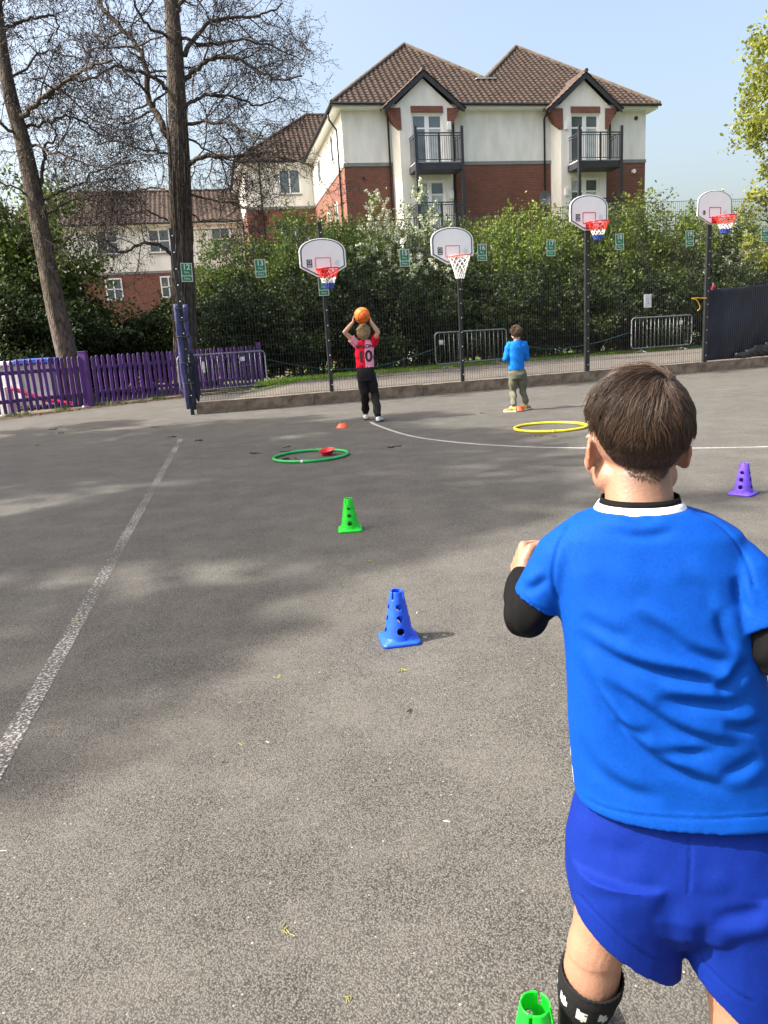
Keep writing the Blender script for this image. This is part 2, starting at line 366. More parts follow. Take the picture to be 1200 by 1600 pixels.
# ------------------------------------------------------------ weld-mesh fence
fen = thing('mesh_fence', 'tall black weld-mesh sports fence standing on the timber sleepers', 'fence', (0, 0, 0))
PX = [(-3.69, 3.5, .0), (-.93, 3.56, .2), (1.91, 3.7, .2), (4.89, 3.86, .2), (8.0, 3.94, .2), (11.1, 4.0, .2), (14.2, 4.0, .2)]
bolt_me = MB().ell((0, 0, 0), (.013, .013, .008), 8, 6).mesh('bolt', smooth=True); bolt_me.materials.append(M['bolt'])
for i, (x, top, b) in enumerate(PX):
    w = .075 if i not in (3, 4) else .105
    mb = MB(); mb.box(fence_pt(x, (top+b)/2), (w, .06, top-b), fx, fy, UP); mb.box(fence_pt(x, top+.008), (w+.01, .07, .016), fx, fy, UP)
    if b: mb.box(fence_pt(x, b+.012), (.16, .12, .02), fx, fy, UP)
    po = mb.build('post', M['black'], fen, bevel=.004)
    for k in range(12):
        z = .38+k*.3
        if z > top-.06: break
        bo = mkobj('bolt', bolt_me, None, po); bo.location = fence_pt(x+.012, z, .034); bo.rotation_euler = (math.pi/2, 0, math.atan2(.285, 1))
for i in range(len(PX)-1):
    x0, t0, _ = PX[i]; x1, t1, _ = PX[i+1]; mb = MB(); a = fence_pt(x0); L = np.linalg.norm(fence_pt(x1)-a); n = int(L/.056)
    for k in range(1, n):
        s = k/n; p = fence_pt(x0+(x1-x0)*s, 0, .032); t = t0+(t1-t0)*s-.03
        mb.box(p+UP*(.25+t)/2, (.0045, .0045, t-.25), fx, fy, UP)
    z = .27
    while z < min(t0, t1)-.02:
        mb.bar(fence_pt(x0, z, .039), fence_pt(x1, z, .039), .0052, .0052); z += .2
    for t in (.0,):
        mb.bar(fence_pt(x0, t0-.03, .036), fence_pt(x1, t1-.03, .036), .009, .009)
    o = mb.build('mesh_panel', M['wire'], fen); o['kind'] = 'stuff'

sl = thing('sleeper_kerb', 'low weathered timber sleeper edging under the mesh fence', 'sleeper edging', (0, 0, 0))
sl_me = []
for q in range(3):
    mb = MB(); n = 14; rings = []
    for i in range(n+1):
        u = -1.19+2.38*i/n; r = np.random.default_rng(q*50+i)
        h = .12+r.normal(0, .002); t = .07+r.normal(0, .002)
        rings.append([V(u, -t, -h), V(u, t, -h), V(u, t+r.normal(0, .002), h), V(u, -t-r.normal(0, .002), h)])
    mb.loft(rings); me = mb.mesh('sleeper'); me.materials.append(M['sleeper']); sl_me.append(me)
k = 0; s = 1.2
while s < 18:
    p = FA+fx*(s+.06)+fn*.0+UP*(.115+.006*math.sin(k*2.3)); o = mkobj('sleeper', sl_me[k % 3], None, sl)
    o.location = p+fn*.005*math.sin(k*1.7); o.rotation_euler = (0, 0, math.atan2(.285, 1)+.004*math.sin(k*3.1)); s += 2.392; k += 1

# ------------------------------------------------------------ basketball hoops
def board_outline(w=.475, inset=0.0, z0=0.0):
    a = w-inset; arch = .27-inset*.6; out = []
    for t in np.linspace(0, math.pi, 25): out.append((a*math.cos(t), .13+arch*math.sin(t)**.9 if math.sin(t) > 1e-6 else .13))
    out.append((-a, -.15+inset*.55)); out.append((-.13, -.335+inset*1.1)); out.append((.13, -.335+inset*1.1)); out.append((a, -.15+inset*.55))
    return out
def hoop(x, zc, kind, label):
    base = fence_pt(x, zc, .11); t = thing('basketball_hoop', label, 'basketball hoop', base)
    def P(u, v, d=0): return base+fx*u+UP*v+fn*d
    mb = MB(); mb.prism([P(u, v) for u, v in board_outline()], fn, .03); bd = mb.build('backboard', M['white'], t, bevel=.006)
    # border line: strip between two insets
    ins = (.028, .052) if kind != 4 else (.012, .03)
    A = board_outline(inset=ins[0]); B = board_outline(inset=ins[1]); mb = MB(); k = len(A)
    mb.add([P(u, v, .033) for u, v in A]+[P(u, v, .033) for u, v in B], [(i, (i+1) % k, (i+1) % k+k, i+k) for i in range(k)])
    mb.build('border_line', M['navyline'], bd)
    rl = M['redline'] if kind in (1, 2) else M['redline2']; mb = MB(); w, h, y0, g = .155, .22, -.19, .016
    for (u, v, a, b) in ((0, y0+h, 2*w, g), (0, y0, 2*w, g), (-w, y0+h/2, g, h), (w, y0+h/2, g, h)): mb.box(P(u, v, .034), (a, .002, b), fx, fy, UP)
    mb.build('target_square', rl, bd)
    if kind != 4:
        mb = MB(); mb.box(P(-.28, -.07, .034), (.11, .002, .15), fx, fy, UP); lg = mb.build('logo_patch', M['navyline'], bd)
        mb = MB()
        mb.tube([P(-.28+.034*math.cos(a), -.045+.034*math.sin(a), .037) for a in np.linspace(0, 2*math.pi, 17)], .006, 5)
        mb.tube([P(-.28+.034*math.cos(a)*.5, -.045+.034*math.sin(a), .037) for a in np.linspace(-1.5, 1.5, 9)], .004, 5)
        mb.box(P(-.28, -.118, .036), (.085, .002, .022), fx, fy, UP); mb.build('logo_mark', M['greyline'], bd)
    else:
        mb = MB(); mb.tube([P(-.30+.03*math.cos(a), -.08+.045*math.sin(a), .035) for a in np.linspace(0, 2*math.pi, 15)], .008, 5)
        mb.tube([P(-.30, -.12, .035), P(-.285, -.08, .036), P(-.30, -.04, .035)], .008, 5); mb.build('logo_mark', M['navyline'], bd)
    mb = MB(); mb.tube([P(.285+.045*math.cos(a), -.07+.05*math.sin(a), .034) for a in np.linspace(0, 2*math.pi, 17)], .003, 4)
    mb.tube([P(.285+.02*math.cos(a), -.07+.025*math.sin(a), .034) for a in np.linspace(0, 2*math.pi, 13)], .003, 4); mb.build('round_stamp', M['greyline'], bd)
    rz = -.215; R = .225; cen = P(0, rz, .03+.13+R); rm = M['rimpale'] if kind == 2 else M['rimred']
    mb = MB(); mb.tube([cen+R*(fx*math.cos(a)+fn*math.sin(a)) for a in np.linspace(0, 2*math.pi, 33)], .0125, 8, cap=False)
    for q in (-.06, .06): mb.tube([P(q, rz, .03), P(q*.9, rz, .03+.14)], .011, 6); mb.tube([P(q, rz-.1, .03), P(q*1.5, rz-.006, .2)], .009, 6)
    mb.build('rim', rm, t, smooth=True)
    mb = MB(); mb.box(P(0, rz-.03, .038), (.17, .014, .15), fx, fy, UP); mb.box(P(0, rz-.005, .1), (.15, .13, .012), fx, fy, UP); mb.build('rim_bracket', rm, t, bevel=.003)
    mb = MB()
    for dz in (-.15, .12): mb.bar(P(0, dz, 0), P(0, dz, -.09), .09, .06)
    mb.box(P(0, -.02, -.02), (.5, .03, .05), fx, fy, UP); mb.build('mount', M['black'], t)
    # net: two families of cords winding down a waisted tube, knotted where they cross
    H = .43 if kind == 2 else .36; n = 11; rows = 7; mb = MB()
    def rad(s): return .222*(1-s)**1.25+.085*(1-(1-s)**1.25)
    for sgn in (1, -1):
        for j in range(n):
            for k in range(rows):
                s0, s1 = k/rows, (k+1)/rows
                a0 = 2*math.pi*(j+sgn*.5*k)/n; a1 = 2*math.pi*(j+sgn*.5*(k+1))/n
                p0 = cen+rad(s0)*(fx*math.cos(a0)+fn*math.sin(a0))-UP*(H*s0+.012); p1 = cen+rad(s1)*(fx*math.cos(a1)+fn*math.sin(a1))-UP*(H*s1+.012)
                mb.mi = 0 if kind == 2 else (0 if k < 3 else 1 if k < 5 else 2)
                mb.tube([p0, (p0+p1)/2-UP*.004, p1], .0072 if k < 5 else .0095, 4, cap=False)
    mb.build('net', [M['cordw']] if kind == 2 else [M['cordr'], M['cordw'], M['cordb']], t)
hoop(-.94, 2.86, 1, 'white fan-shaped backboard with tricolour net above the sign the net half covers')
hoop(1.74, 3.02, 2, 'white fan-shaped backboard with faded rim and all-white net beside sign sixteen')
hoop(4.86, 3.63, 3, 'white fan-shaped backboard with tricolour net between signs seventeen and eighteen')
hoop(8.03, 3.70, 4, 'white fan-shaped backboard with edge-hugging dark border between signs nineteen and twenty')

# ------------------------------------------------------------ numbered signs on the fence
txt_cache = {}
NUM = ['twelve', 'thirteen', 'fourteen', 'fifteen', 'sixteen', 'seventeen', 'eighteen', 'nineteen', 'twenty']
def sign(num, x, z, tilt):
    base = fence_pt(x, z, .052); t = thing('assembly_sign', 'green fire assembly point sign numbered %s on the mesh fence' % NUM[num-12], 'sign', base, 'numbered assembly point signs')
    c, s = math.cos(tilt), math.sin(tilt); ax = fx*c+UP*s; az = -fx*s+UP*c; w, h = .215, .345
    mb = MB(); mb.box(base, (w, .004, h), ax, -fn, az); mb.build('board', M['sgreen'], t)
    mb = MB()
    for (u, v, a, b) in ((0, h/2-.008, w, .012), (0, -h/2+.008, w, .012), (-w/2+.008, 0, .012, h-.03), (w/2-.008, 0, .012, h-.03)):
        mb.box(base+ax*u+az*v+fn*.0035, (a, .002, b), ax, -fn, az)
    mb.build('border', M['swhite'], t)
    for body, size, y, nm in ((str(num), .14, .092, 'numerals'), ('Fire', .058, .0, 'lettering'), ('Assembly', .052, -.06, 'lettering'), ('Point', .052, -.115, 'lettering')):
        if body not in txt_cache: txt_cache[body] = text_mesh(body, size, .003 if size > .1 else .0006, .0006)
        me = txt_cache[body].copy(); xform_mesh(me, ax*0+az*y+fn*.0042, ax, az, fn); me.name = nm; mkobj(nm, me, M['swhite'], t)
for num, x, z, tl in ((12, -3.5, 2.71, -.03), (13, -2.14, 2.74, 0), (14, -.95, 2.34, 0), (15, .74, 2.85, 0), (16, 2.42, 2.91, 0), (17, 4.0, 2.96, -.02), (18, 5.66, 3.05, .06), (19, 7.45, 3.08, .06), (20, 9.5, 3.13, 0)):
    sign(num, x, z, tl)
b = fence_pt(6.39, 1.73, .05); nt_ = thing('paper_notice', 'white paper notice with two columns cable-tied to the mesh fence', 'notice', b)
mb = MB(); n = 6
mb.loft([[b+fx*(-.105+.21*i/n)+UP*.15+fn*.012*math.sin(i), b+fx*(-.105+.21*i/n)-UP*.15+fn*.016*math.sin(i+1)] for i in range(n+1)], cap=False, closed=False); mb.build('sheet', M['paper'], nt_)
mb = MB()
for u in (-.05, .055): mb.box(b+fx*u+fn*.024, (.05, .002, .25), fx, fy, UP)
mb.build('print_column', M['greyline'], nt_)

# ------------------------------------------------------------ post padding, tarpaulin, bag, ropes
pd = thing('post_pad', 'periwinkle vinyl post padding hanging loose from the end fence post', 'padding', fence_pt(-3.69))
for side, xo, z0, z1, wd in ((0, -.075, .12, 2.14, .10), (1, .085, 1.2, 2.12, .085), (2, .05, .1, .95, .1)):
    mb = MB(); n = 22; rings = []
    for i in range(n+1):
        s = i/n; z = z1+(z0-z1)*s; r = np.random.default_rng(i+side*40); cr1 = .3*r.normal()
        ww = wd*(.85+.18*math.sin(s*5+side)+.06*cr1)*(1 if 0 < i < n else .8)/1.7; cx = -3.69+xo+.010*math.sin(s*7+side*2)
        c = fence_pt(cx, z, .06+.015*math.sin(s*11))
        rings.append([c+fx*ww*math.cos(a)+fn*(.022+.010*math.sin(s*17)+.006*cr1)*math.sin(a)*(1+.4*math.sin(3*a+s*20)) for a in np.linspace(0, 2*math.pi, 12, False)])
    mb.loft(rings); mb.build('pad_strip' if side < 2 else 'dark_net', M['pad'] if side < 2 else M['paddark'], pd, smooth=True)
mb = MB()
rings = []
for i in range(14):
    s = i/13; z = 1.25-1.0*s; ww = .02+.11*math.sin(s*math.pi)**.8
    c = fence_pt(-3.69+.10+.035*s, z, .0); rings.append([c+fx*ww*.7*math.cos(a)+fn*.05*math.sin(a) for a in np.linspace(0, 2*math.pi, 10, False)])
mb.loft(rings); mb.build('dark_net', M['paddark'], pd, smooth=True)
for z in (.62, 1.02, 1.52, 1.83, 2.05):
    mb = MB(); c = fence_pt(-3.69, z, .03); mb.tube([c+fx*.135*math.cos(a)+fn*.09*math.sin(a)+UP*.01*math.sin(3*a) for a in np.linspace(0, 2*math.pi, 17)], .011, 6); mb.build('strap', M['black'], pd)

mb = MB(); nu, nv = 60, 30; rows = []
for j in range(nv+1):
    rr = []
    for i in range(nu+1):
        x = 8.12+5.2*i/nu; v = j/nv; z = 1.97*(1-v)+.24*v-.03*math.sin(i*.21)*(1-v)
        d = -.25+.035*math.sin(x*2.1+v*3)+.03*math.sin(x*5.3-v*4)*v+.02*math.sin(v*9+x)+.012*math.sin(x*13+v*11)
        if i == 0: d += .03
        rr.append(fence_pt(x, z, d))
    rows.append(rr)
mb.loft(rows, cap=False, closed=False)
tp = mb.build('tarpaulin', M['tarp'], smooth=True); sm = tp.modifiers.new('s', 'SOLIDIFY'); sm.thickness = .008
tag(tp, 'dark navy tarpaulin screen hung behind the mesh fence', 'tarpaulin')
mb = MB(); c0 = fence_pt(9.55, .36, -.12)
for (u, v, d, a, bz) in ((-.42, -.05, 0, .2, .09), (-.15, .0, .02, .24, .12), (.15, .04, 0, .26, .15), (.45, .1, .02, .24, .18), (.7, .08, 0, .25, .2)): mb.ell(c0+fx*u+UP*v+fn*d, (a, .09, bz), 16, 10)
me = fuse(mb, .022, 3, 'bag'); v = verts(me); nn = normals(me)
v += nn*(.02*np.sin(v[:, :1]*23+v[:, 2:]*17)*np.sin(v[:, 2:]*31+v[:, :1]*9)); setverts(me, v-c0)
tag(mkobj('bin_bag', me, M['bag'], None, c0), 'crumpled black plastic bag lying against the navy tarpaulin', 'bag')
def rope(name, pts, r, m, label, cat='rope'):
    c = np.asarray(pts[0]); o = MB().tube(smooth_path(pts, 8), r, 6).build(name, m, None, c, True); return tag(o, label, cat)
rope('yellow_rope', [fence_pt(7.95, 1.72, .06), fence_pt(7.8, 1.73, .05), fence_pt(7.66, 1.74, .06), fence_pt(7.56, 1.73, .05), fence_pt(7.66, 1.7, .07), fence_pt(7.75, 1.6, .06), fence_pt(7.78, 1.5, .06), fence_pt(7.72, 1.44, .05)], .012, M['yrope'], 'frayed yellow rope tied round the mesh near the tarpaulin')
mb = MB(); c = fence_pt(8.1, 1.92, .05)
mb.capsule([c, c+UP*.09+fx*.03, c+UP*.05+fx*.07], .03, 8)
tag(mb.build('pink_cloth', mat('pink_cloth', srgb(205, 60, 120), .8), None, c, True), 'scrap of pink cloth knotted at the tarpaulin corner', 'cloth')

def barrier(p, q, h, label, tags=()):
    p = np.asarray(p, float); q = np.asarray(q, float); t = thing('crowd_barrier', label, 'barrier', (p+q)/2, 'steel crowd barriers beyond the mesh fence')
    d = nrm(q-p); n = V(-d[1], d[0], 0); L = np.linalg.norm(q-p); r = .13; b = .17
    pts = []
    for (u, z, a0) in ((L-r, h-r, 0), (r, h-r, 90), (r, b+r, 180), (L-r, b+r, 270)):
        for a in np.radians(np.linspace(a0, a0+90, 6)): pts.append(p+d*(u+r*math.cos(a))+UP*(z+r*math.sin(a)))
    pts.append(pts[0]); MB().tube(pts, .021, 8, cap=False).build('frame', M['galv'], t, smooth=True)
    nb = 16
    me = MB().tube([V(0, 0, b), V(0, 0, h)], .008, 6).mesh('bar', smooth=True); me.materials.append(M['galv'])
    for k in range(1, nb):
        o = mkobj('bar', me, None, t); o.location = p+d*(L*k/nb)-(p+q)/2
    for u in (.45, L-.45):
        mb = MB(); c = p+d*u; mb.bar(c+UP*(b+.02), c+UP*.05, .03, .03); mb.tube([c+n*.3+UP*.012, c+n*.1+UP*.06, c-n*.1+UP*.06, c-n*.3+UP*.012], .016, 6); mb.build('foot', M['galv'], t, smooth=True)
    for (u, z, w, hh) in tags:
        MB().box(p+d*u+UP*z-n*.03, (w, .006, hh), d, n, UP).build('label_plate', M['paper'], t)
barrier(G(284, 623), G(419, 609), 1.14, 'steel crowd barrier standing in front of purple pickets', ((.75, .8, .07, .3), (2.0, .95, .14, .12)))
barrier(V(1.95, 24.0, .2), V(4.5, 25.6, .2), 1.15, 'steel crowd barrier standing behind the post with the all-white net', ((.22, .85, .16, .14),))
barrier(V(9.35, 27.4, .2), V(11.95, 28.4, .2), 1.25, 'steel crowd barrier standing on the grass behind the paper notice', ((2.25, 1.0, .15, .14),))
rope('teal_rope', [W(420, 562, 21.5), W(470, 572, 22.2), W(530, 577, 22.8), W(600, 570, 23.2), W(680, 545, 24)], .009, M['teal'], 'teal rope sagging from the barrier by the purple pickets')
rope('teal_rope', [W(788, 530, 25.6), W(850, 545, 26), W(920, 538, 27), W(983, 520, 27.5)], .009, M['teal'], 'teal rope strung between the two barriers beside the lawn')

# ------------------------------------------------------------ purple picket fence
pf = thing('picket_fence', 'purple painted picket fence below the bare trees', 'fence', pk[1])
hp = 1.3; w = .085
prof = [(-w/2, .06), (w/2, .06), (w/2, hp-.05), (w/4, hp-.008), (0, hp), (-w/4, hp-.008), (-w/2, hp-.05)]
pme = []
for q in range(4):
    sh = .012*math.sin(q*2.4); mm = MB().prism([V(u, 0, z+(sh if z > 1 else 0)) for u, z in prof], V(0, -1, 0), .02).mesh('picket'); mm.materials.append(M['purple'] if q % 2 else M['purple_d']); pme.append(mm)
def picket_run(a, b, pitch, q0):
    d = nrm(b-a); L = np.linalg.norm(b-a); n = int(L/pitch); nn = V(d[1], -d[0], 0); ang = math.atan2(d[1], d[0])
    for k in range(n+1):
        p = a+d*(k*L/n)+nn*.035; o = mkobj('picket', pme[(k*7+q0) % 4], None, pf); o.location = p-pk[1]; o.rotation_euler = (.012*math.sin(k*5.1), .014*math.sin(k*3.7+q0), ang)
    for z in (.34, 1.0):
        MB().bar(a+UP*z, b+UP*z, .045, .09).build('rail', M['purple_d'], pf)
d01 = nrm(pk[1]-pk[0])
picket_run(pk[1]-d01*3.2, pk[1]+(pk[2]-pk[1])*.93, .165, 0)
picket_run(pk[2]+(pk[3]-pk[2])*.035, pk[3], .152, 2)
for p, w_, h_ in ((pk[2]+V(0, -.03, 0), .19, 1.4), (pk[1]-d01*.9, .1, 1.25), (pk[3]+V(.06, .05, 0), .14, 1.38), (pk[2]+(pk[3]-pk[2])*.5+V(-.05, .07, 0), .1, 1.25)):
    mb = MB(); mb.box(p+UP*h_/2, (w_, w_, h_)); mb.box(p+UP*(h_+.01), (w_+.02, w_+.02, .02)); mb.build('post', M['purple'], pf, bevel=.006)
# play things behind the pickets
c = W(35, 600, 20.2); c[2] = 0
ph = thing('playhouse', 'grey toy playhouse with blue flat roof behind purple pickets', 'playhouse', c)
mg = mat('grey_plastic', (.30, .33, .35), .5, .12, 4); mbp = mat('blue_plastic', srgb(35, 75, 165), .45, .12, 4); mpk = mat('pink_plastic', srgb(225, 60, 95), .45, .12, 4); mwp = mat('white_plastic', (.75, .75, .76), .45, .06, 4)
mb = MB(); mb.box(c+V(0, .6, .62), (1.5, 1.0, 1.1)); mb.build('wall', mg, ph, bevel=.03)
mb = MB(); mb.box(c+V(.35, .6, 1.25), (1.0, 1.2, .14)); mb.build('roof', mbp, ph, bevel=.03)
mb = MB(); mb.box(c+V(-.45, .6, 1.23), (.55, 1.2, .12)); mb.build('roof', mwp, ph, bevel=.03)
mb = MB(); mb.box(c+V(-.3, .085, .55), (.5, .03, .75)); mb.build('door', mwp, ph, bevel=.01)
s0 = W(5, 600, 18.6); s0[2] = 0
sd_ = thing('toy_slide', 'small pink and white toy slide behind purple pickets', 'slide', s0)
a = s0+V(.05, .3, .62); b2 = s0+V(1.15, 1.1, .10)
for off in (-.2, .2):
    mb = MB(); n_ = V(-.3, .95, 0)*off; mb.tube(smooth_path([a+n_, (a+b2)/2+n_-UP*.06, b2+n_], 6), .032, 8); mb.build('side_rail', mpk, sd_, smooth=True)
mb = MB(); mb.loft([[a+V(-.06, .19, -.02), a+V(.06, -.19, -.02)], [(a+b2)/2+V(-.06, .19, -.1), (a+b2)/2+V(.06, -.19, -.1)], [b2+V(-.06, .19, -.03), b2+V(.06, -.19, -.03)]], cap=False, closed=False); ob = mb.build('chute', mpk, sd_); ob.modifiers.new('s', 'SOLIDIFY').thickness = .02
mb = MB(); mb.box(a+V(-.2, 0, -.4), (.25, .4, .9)); mb.build('steps', mwp, sd_, bevel=.02)
p = G(131, 638); tag(MB().ell(p+UP*.035, (.035,)*3, 14, 8).build('white_ball', mwp, None, p, True), 'small white ball resting at the foot of the purple gatepost', 'ball')
# ------------------------------------------------------------ apartment building
Lc = W(538, 262, 36.0); BA = math.radians(12)
def local_thing(name, label, cat):
    t = thing(name, label, cat, (Lc[0], Lc[1], 0)); t.rotation_euler = (0, 0, BA); ORG[t.name] = np.zeros(3); return t
bl = local_thing('apartment_building', 'cream and red brick apartment block with brown tiled twin hipped roof and balconies', 'building')
X, Yv = V(1, 0, 0), V(0, 1, 0)
def bx(mb, x0, x1, y0, y1, z0, z1): return mb.box(((x0+x1)/2, (y0+y1)/2, (z0+z1)/2), (x1-x0, y1-y0, z1-z0))
def bpart(name, m, rects, par=None, bevel=0):
    mb = MB()
    for r in rects: bx(mb, *r)
    return mb.build(name, m, par or bl, bevel=bevel)
def inside(poly, x, y):
    c = False; j = len(poly)-1
    for i in range(len(poly)):
        xi, yi = poly[i]; xj, yj = poly[j]
        if (yi > y) != (yj > y) and x < (xj-xi)*(y-yi)/(yj-yi)+xi: c = not c
        j = i
    return c
def tiles(poly, parent, tw=.29, th=.27, seed=0):
    """interlocking tiles laid in courses on a planar roof slope; first edge of poly is the eave"""
    P = [np.asarray(p, float) for p in poly]; u = nrm(P[1]-P[0]); n = nrm(np.cross(u, P[2]-P[0]))
    if n[2] < 0: n = -n
    v = np.cross(n, u)
    if v[2] < 0: v = -v
    q = [((p-P[0])@u, (p-P[0])@v) for p in P]
    mb = MB(); mb.add([p-n*.01 for p in P], [tuple(range(len(P)))]); un = mb.build('roof_slope', M['tileu'], parent)
    r = np.random.default_rng(seed); umin = min(a for a, _ in q); umax = max(a for a, _ in q); vmax = max(b for _, b in q); vs_ = []; fs_ = []
    prof = [(0, .0), (.18, .012), (.36, .042), (.54, .042), (.72, .010), (1.0, .0)]
    k = 0; j = 0
    while j*th < vmax:
        v0 = j*th; i0 = umin
        while i0 < umax:
            if inside(q, i0+tw/2, v0+th*.5):
                o = P[0]+u*(i0)+v*v0; lift = .03+r.normal(0, .004); b = len(vs_)
                for (a, h) in prof: vs_.append(o+u*a*tw+n*(h+lift)-v*.03)
                for (a, h) in prof: vs_.append(o+u*a*tw+n*(h+.004)+v*th)
                for (a, h) in prof: vs_.append(o+u*a*tw+n*(-.002)-v*.03)
                m_ = len(prof)
                for e in range(m_-1):
                    fs_.append((b+e, b+e+1, b+e+1+m_, b+e+m_)); fs_.append((b+2*m_+e, b+2*m_+e+1, b+e+1, b+e))
            i0 += tw
        j += 1
    if vs_:
        o = mkobj('roof_tiles', np_mesh('roof_tiles', vs_, fs_), M['tile'], un); o['kind'] = 'stuff'
    return un
def ridge(pts, parent, r=.1):
    mb = MB(); mb.tube(pts, r, 8); return mb.build('ridge_tiles', M['ridge'], parent)
bpart('wall', M['brick'], [(0, 15.05, 0, 14, -.1, 8.95)])
bpart('wall', M['render'], [(0.004, 15.046, .004, 13.99, 9.1, 11.27)])
bpart('stone_band', M['band'], [(-.03, 15.08, -.03, 14.03, 8.951, 9.099)])
bpart('soffit', M['upvc'], [(-.4, 15.45, -.4, 14.4, 11.271, 11.43)])
ze = 11.45; xa, xb, ya, za = 4.45, 10.5, 5.0, 15.72; kf = (za-ze)/(ya+.45); ks = (za-ze)/(xa+.45); zv = za-ks*(xb-xa)/2; yv = (zv-ze)/kf-.45; xm = (xa+xb)/2
A0 = V(-.45, -.45, ze); B0 = V(15.5, -.45, ze); P1 = V(xa, ya, za); P2 = V(xb, ya, za); VV = V(xm, yv, zv)
tiles([A0, B0, P2, VV, P1], bl, seed=1)
tiles([V(-.45, 14.4, ze), A0, P1, V(xa, 14.4, za)], bl, seed=2)
tiles([B0, V(15.5, 14.4, ze), V(xb, 14.4, za), P2], bl, seed=3)
tiles([VV, V(xm, 14.4, zv), V(xb, 14.4, za), P2], bl, seed=4)
tiles([V(xm, 14.4, zv), VV, P1, V(xa, 14.4, za)], bl, seed=5)
for a, b in ((A0, P1), (P1, VV), (VV, P2), (P2, B0), (P1, V(xa, 14.4, za)), (P2, V(xb, 14.4, za))): ridge([a+UP*.04, b+UP*.04], bl)
mb = MB(); mb.bar(VV+V(-.5, -.05, .04), VV+V(.5, -.05, .06), .12, .05); mb.build('valley_flashing', M['lead'], bl)
mb = MB()
for a, b in ((V(-.5, -.5, ze-.04), V(1.9, -.5, ze-.04)), (V(5.45, -.5, ze-.04), V(9.7, -.5, ze-.04)), (V(13.25, -.5, ze-.04), V(15.55, -.5, ze-.04)), (V(-.5, -.5, ze-.04), V(-.5, 14.4, ze-.04))): mb.tube([a, b], .06, 6)
mb.build('gutter', M['gutter'], bl)
def downpipe(pts, r=.045): return MB().tube(pts, r, 8).build('downpipe', M['gutter'], bl, smooth=True)
downpipe([V(2.05, -.45, 11.35), V(2.05, -.4, 11.15), V(2.12, -.07, 10.9), V(2.12, -.07, 0)])
downpipe([V(5.35, -.45, 11.35), V(5.3, -.4, 11.15), V(5.2, -.07, 10.9), V(5.2, -.07, 0)])
downpipe([V(9.75, -.45, 11.35), V(9.75, -.4, 11.15), V(9.7, -.07, 10.9), V(9.7, -.07, 0)])
downpipe([V(13.25, -.45, 11.35), V(13.2, -.4, 11.1), V(13.1, -.07, 10.8), V(13.1, -.07, 8.9)])
downpipe([V(-.45, .8, 11.35), V(-.4, .8, 11.1), V(-.07, .9, 10.7), V(-.07, .9, 0)])
def french_door(x0, x1, z0, z1, y, pane_refl=False, par=None):
    d = bpart('french_door', M['upvc'], [(x0, x1, y-.03, y+.04, z1-.09, z1), (x0, x1, y-.03, y+.04, z0, z0+.12), (x0, x0+.09, y-.03, y+.04, z0+.12, z1-.09), (x1-.09, x1, y-.03, y+.04, z0+.12, z1-.09),
              ((x0+x1)/2-.1, (x0+x1)/2+.1, y-.035, y+.04, z0+.12, z1-.09), (x0+.09, x1-.09, y-.028, y+.03, z1-.62, z1-.55)], par, .004)
    for a, b in ((x0+.09, (x0+x1)/2-.1), ((x0+x1)/2+.1, x1-.09)):
        for c, e in ((z0+.12, z1-.62), (z1-.55, z1-.09)):
            bpart('pane', M['pane_refl'] if int(a*7+c*3) % 3 == 0 else M['glass'], [(a, b, y+.0, y+.015, c, e)], d)
    return d
def window(x0, x1, z0, z1, y, cols, rows, par):
    r = [(x0, x1, y-.04, y, z1-.08, z1), (x0, x1, y-.04, y, z0, z0+.08), (x0, x0+.08, y-.04, y, z0+.08, z1-.08), (x1-.08, x1, y-.04, y, z0+.08, z1-.08)]
    for k in range(1, cols): xx = x0+(x1-x0)*k/cols; r.append((xx-.035, xx+.035, y-.038, y, z0+.08, z1-.08))
    for k in range(1, rows): zz = z0+(z1-z0)*k/rows; r.append((x0+.08, x1-.08, y-.036, y, zz-.03, zz+.03))
    w = bpart('window', M['upvc'], r, par); bpart('sill', M['band'], [(x0-.06, x1+.06, y-.1, y, z0-.07, z0)], w)
    for i in range(cols):
        for j in range(rows):
            bpart('pane', M['glass'], [(x0+(x1-x0)*i/cols+.03, x0+(x1-x0)*(i+1)/cols-.03, y-.02, y-.006, z0+(z1-z0)*j/rows+.03, z0+(z1-z0)*(j+1)/rows-.03)], w)
